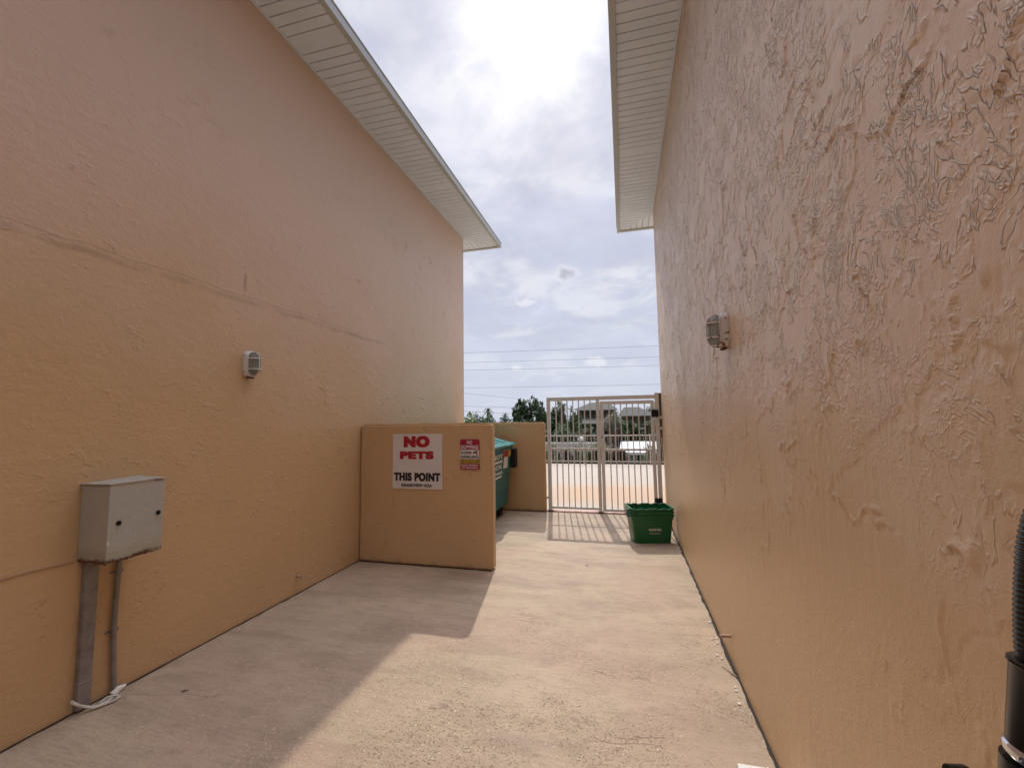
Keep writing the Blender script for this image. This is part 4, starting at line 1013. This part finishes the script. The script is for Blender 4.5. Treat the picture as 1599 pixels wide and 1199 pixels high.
def house():
    Y = 45; r = thing('house', 'grey roofed two storey tan house beyond the railing', 'house', (at(955, 650, Y).x, Y+4, -3))
    def X(px, yy=Y): return at(px, 650, yy).x
    def Z(py, yy=Y, px=950): return at(px, py, yy).z
    def hip(name, pl, pr, pe, rl, rr, pr_z, depth, over=.3, m='hroof'):
        x0, x1, ze, zr = X(pl), X(pr), Z(pe), Z(pr_z); a, b_ = X(rl), X(rr); ym = Y+depth/2
        mb = MB(); F0, F1, B0, B1 = Vector((x0, Y-over, ze)), Vector((x1, Y-over, ze)), Vector((x0, Y+depth, ze)), Vector((x1, Y+depth, ze)); R0, R1 = Vector((a, ym, zr)), Vector((b_, ym, zr))
        mb.face([F0, F1, R1, R0]); mb.face([F1, B1, R1]); mb.face([B1, B0, R0, R1]); mb.face([B0, F0, R0]); mb.face([F0, B0, B1, F1]); o = mb.build(name, m, r)
        mb = MB(); mb.box(x0, x1, Y-over-.05, Y-over-.002, ze-.16, ze+.03); mb.build('fascia', 'htrim', o)
    hip('roof', 898, 963, 637.5, 919, 948, 625.5, 8)
    mb = MB(); mb.box(X(901), X(960), Y+.1, Y+7.8, Z(652), Z(638.5)); mb.build('wall', 'hwall2', r)
    for a, c in ((904, 910), (913, 920), (923, 930), (940, 946), (950, 956)):
        mb = MB(); mb.box(X(a), X(c), Y+.06, Y+.099, Z(648), Z(640.5)); w = mb.build('window', 'hglass', r)
        mb = MB(); mb.box(X(a)-.05, X(c)+.05, Y+.03, Y+.0985, Z(648)-.08, Z(648)-.001); mb.build('sill', 'hwall', w)
    # lower roof skirt
    mb = MB(); x0, x1 = X(889, Y-3), X(966, Y-3); z0, z1 = Z(661, Y-3), Z(651)
    mb.face([(x0, Y-3, z0), (x1, Y-3, z0), (X(966), Y+.1, z1), (X(900), Y+.1, z1)]); mb.face([(x0, Y-3, z0), (X(900), Y+.1, z1), (X(900), Y+4, z1), (x0, Y+4, z0)]); mb.face([(x0, Y-3, z0-.12), (x1, Y-3, z0-.12), (x1, Y+4, z0-.12), (x0, Y+4, z0-.12)]); mb.face([(x0, Y-3, z0-.12), (x1, Y-3, z0-.12), (x1, Y-3, z0), (x0, Y-3, z0)])
    mb.build('roof', 'hroof', r)
    mb = MB(); mb.box(X(893), X(964), Y-2.2, Y+7, -3, z0-.13); mb.build('wall', 'hwall2', r)
    for a, c in ((896, 905), (910, 920), (938, 950)):
        mb = MB(); mb.box(X(a, Y-2.2), X(c, Y-2.2), Y-2.26, Y-2.202, z0-1.6, z0-.35); mb.build('window', 'hglass', r)
    # right wing
    hip('roof', 966, 1022, 647.5, 975, 1000, 634.5, 9)
    mb = MB(); mb.box(X(969), X(1020), Y+.3, Y+8.6, -3, Z(648.6)); mb.build('wall', 'hwall', r)
    mb = MB(); mb.box(X(970.5), X(977.5), Y+.24, Y+.299, Z(669), Z(657.5)); w = mb.build('window', 'hglass', r)
    mb = MB(); mb.box(X(971.5), X(976), Y+.21, Y+.239, Z(667), Z(659.5)); mb.build('blind', 'curtain', w)
    for a, c in ((984, 992), (1002, 1010)):
        mb = MB(); mb.box(X(a), X(c), Y+.24, Y+.299, Z(660), Z(652)); mb.build('window', 'hglass', r)
house()
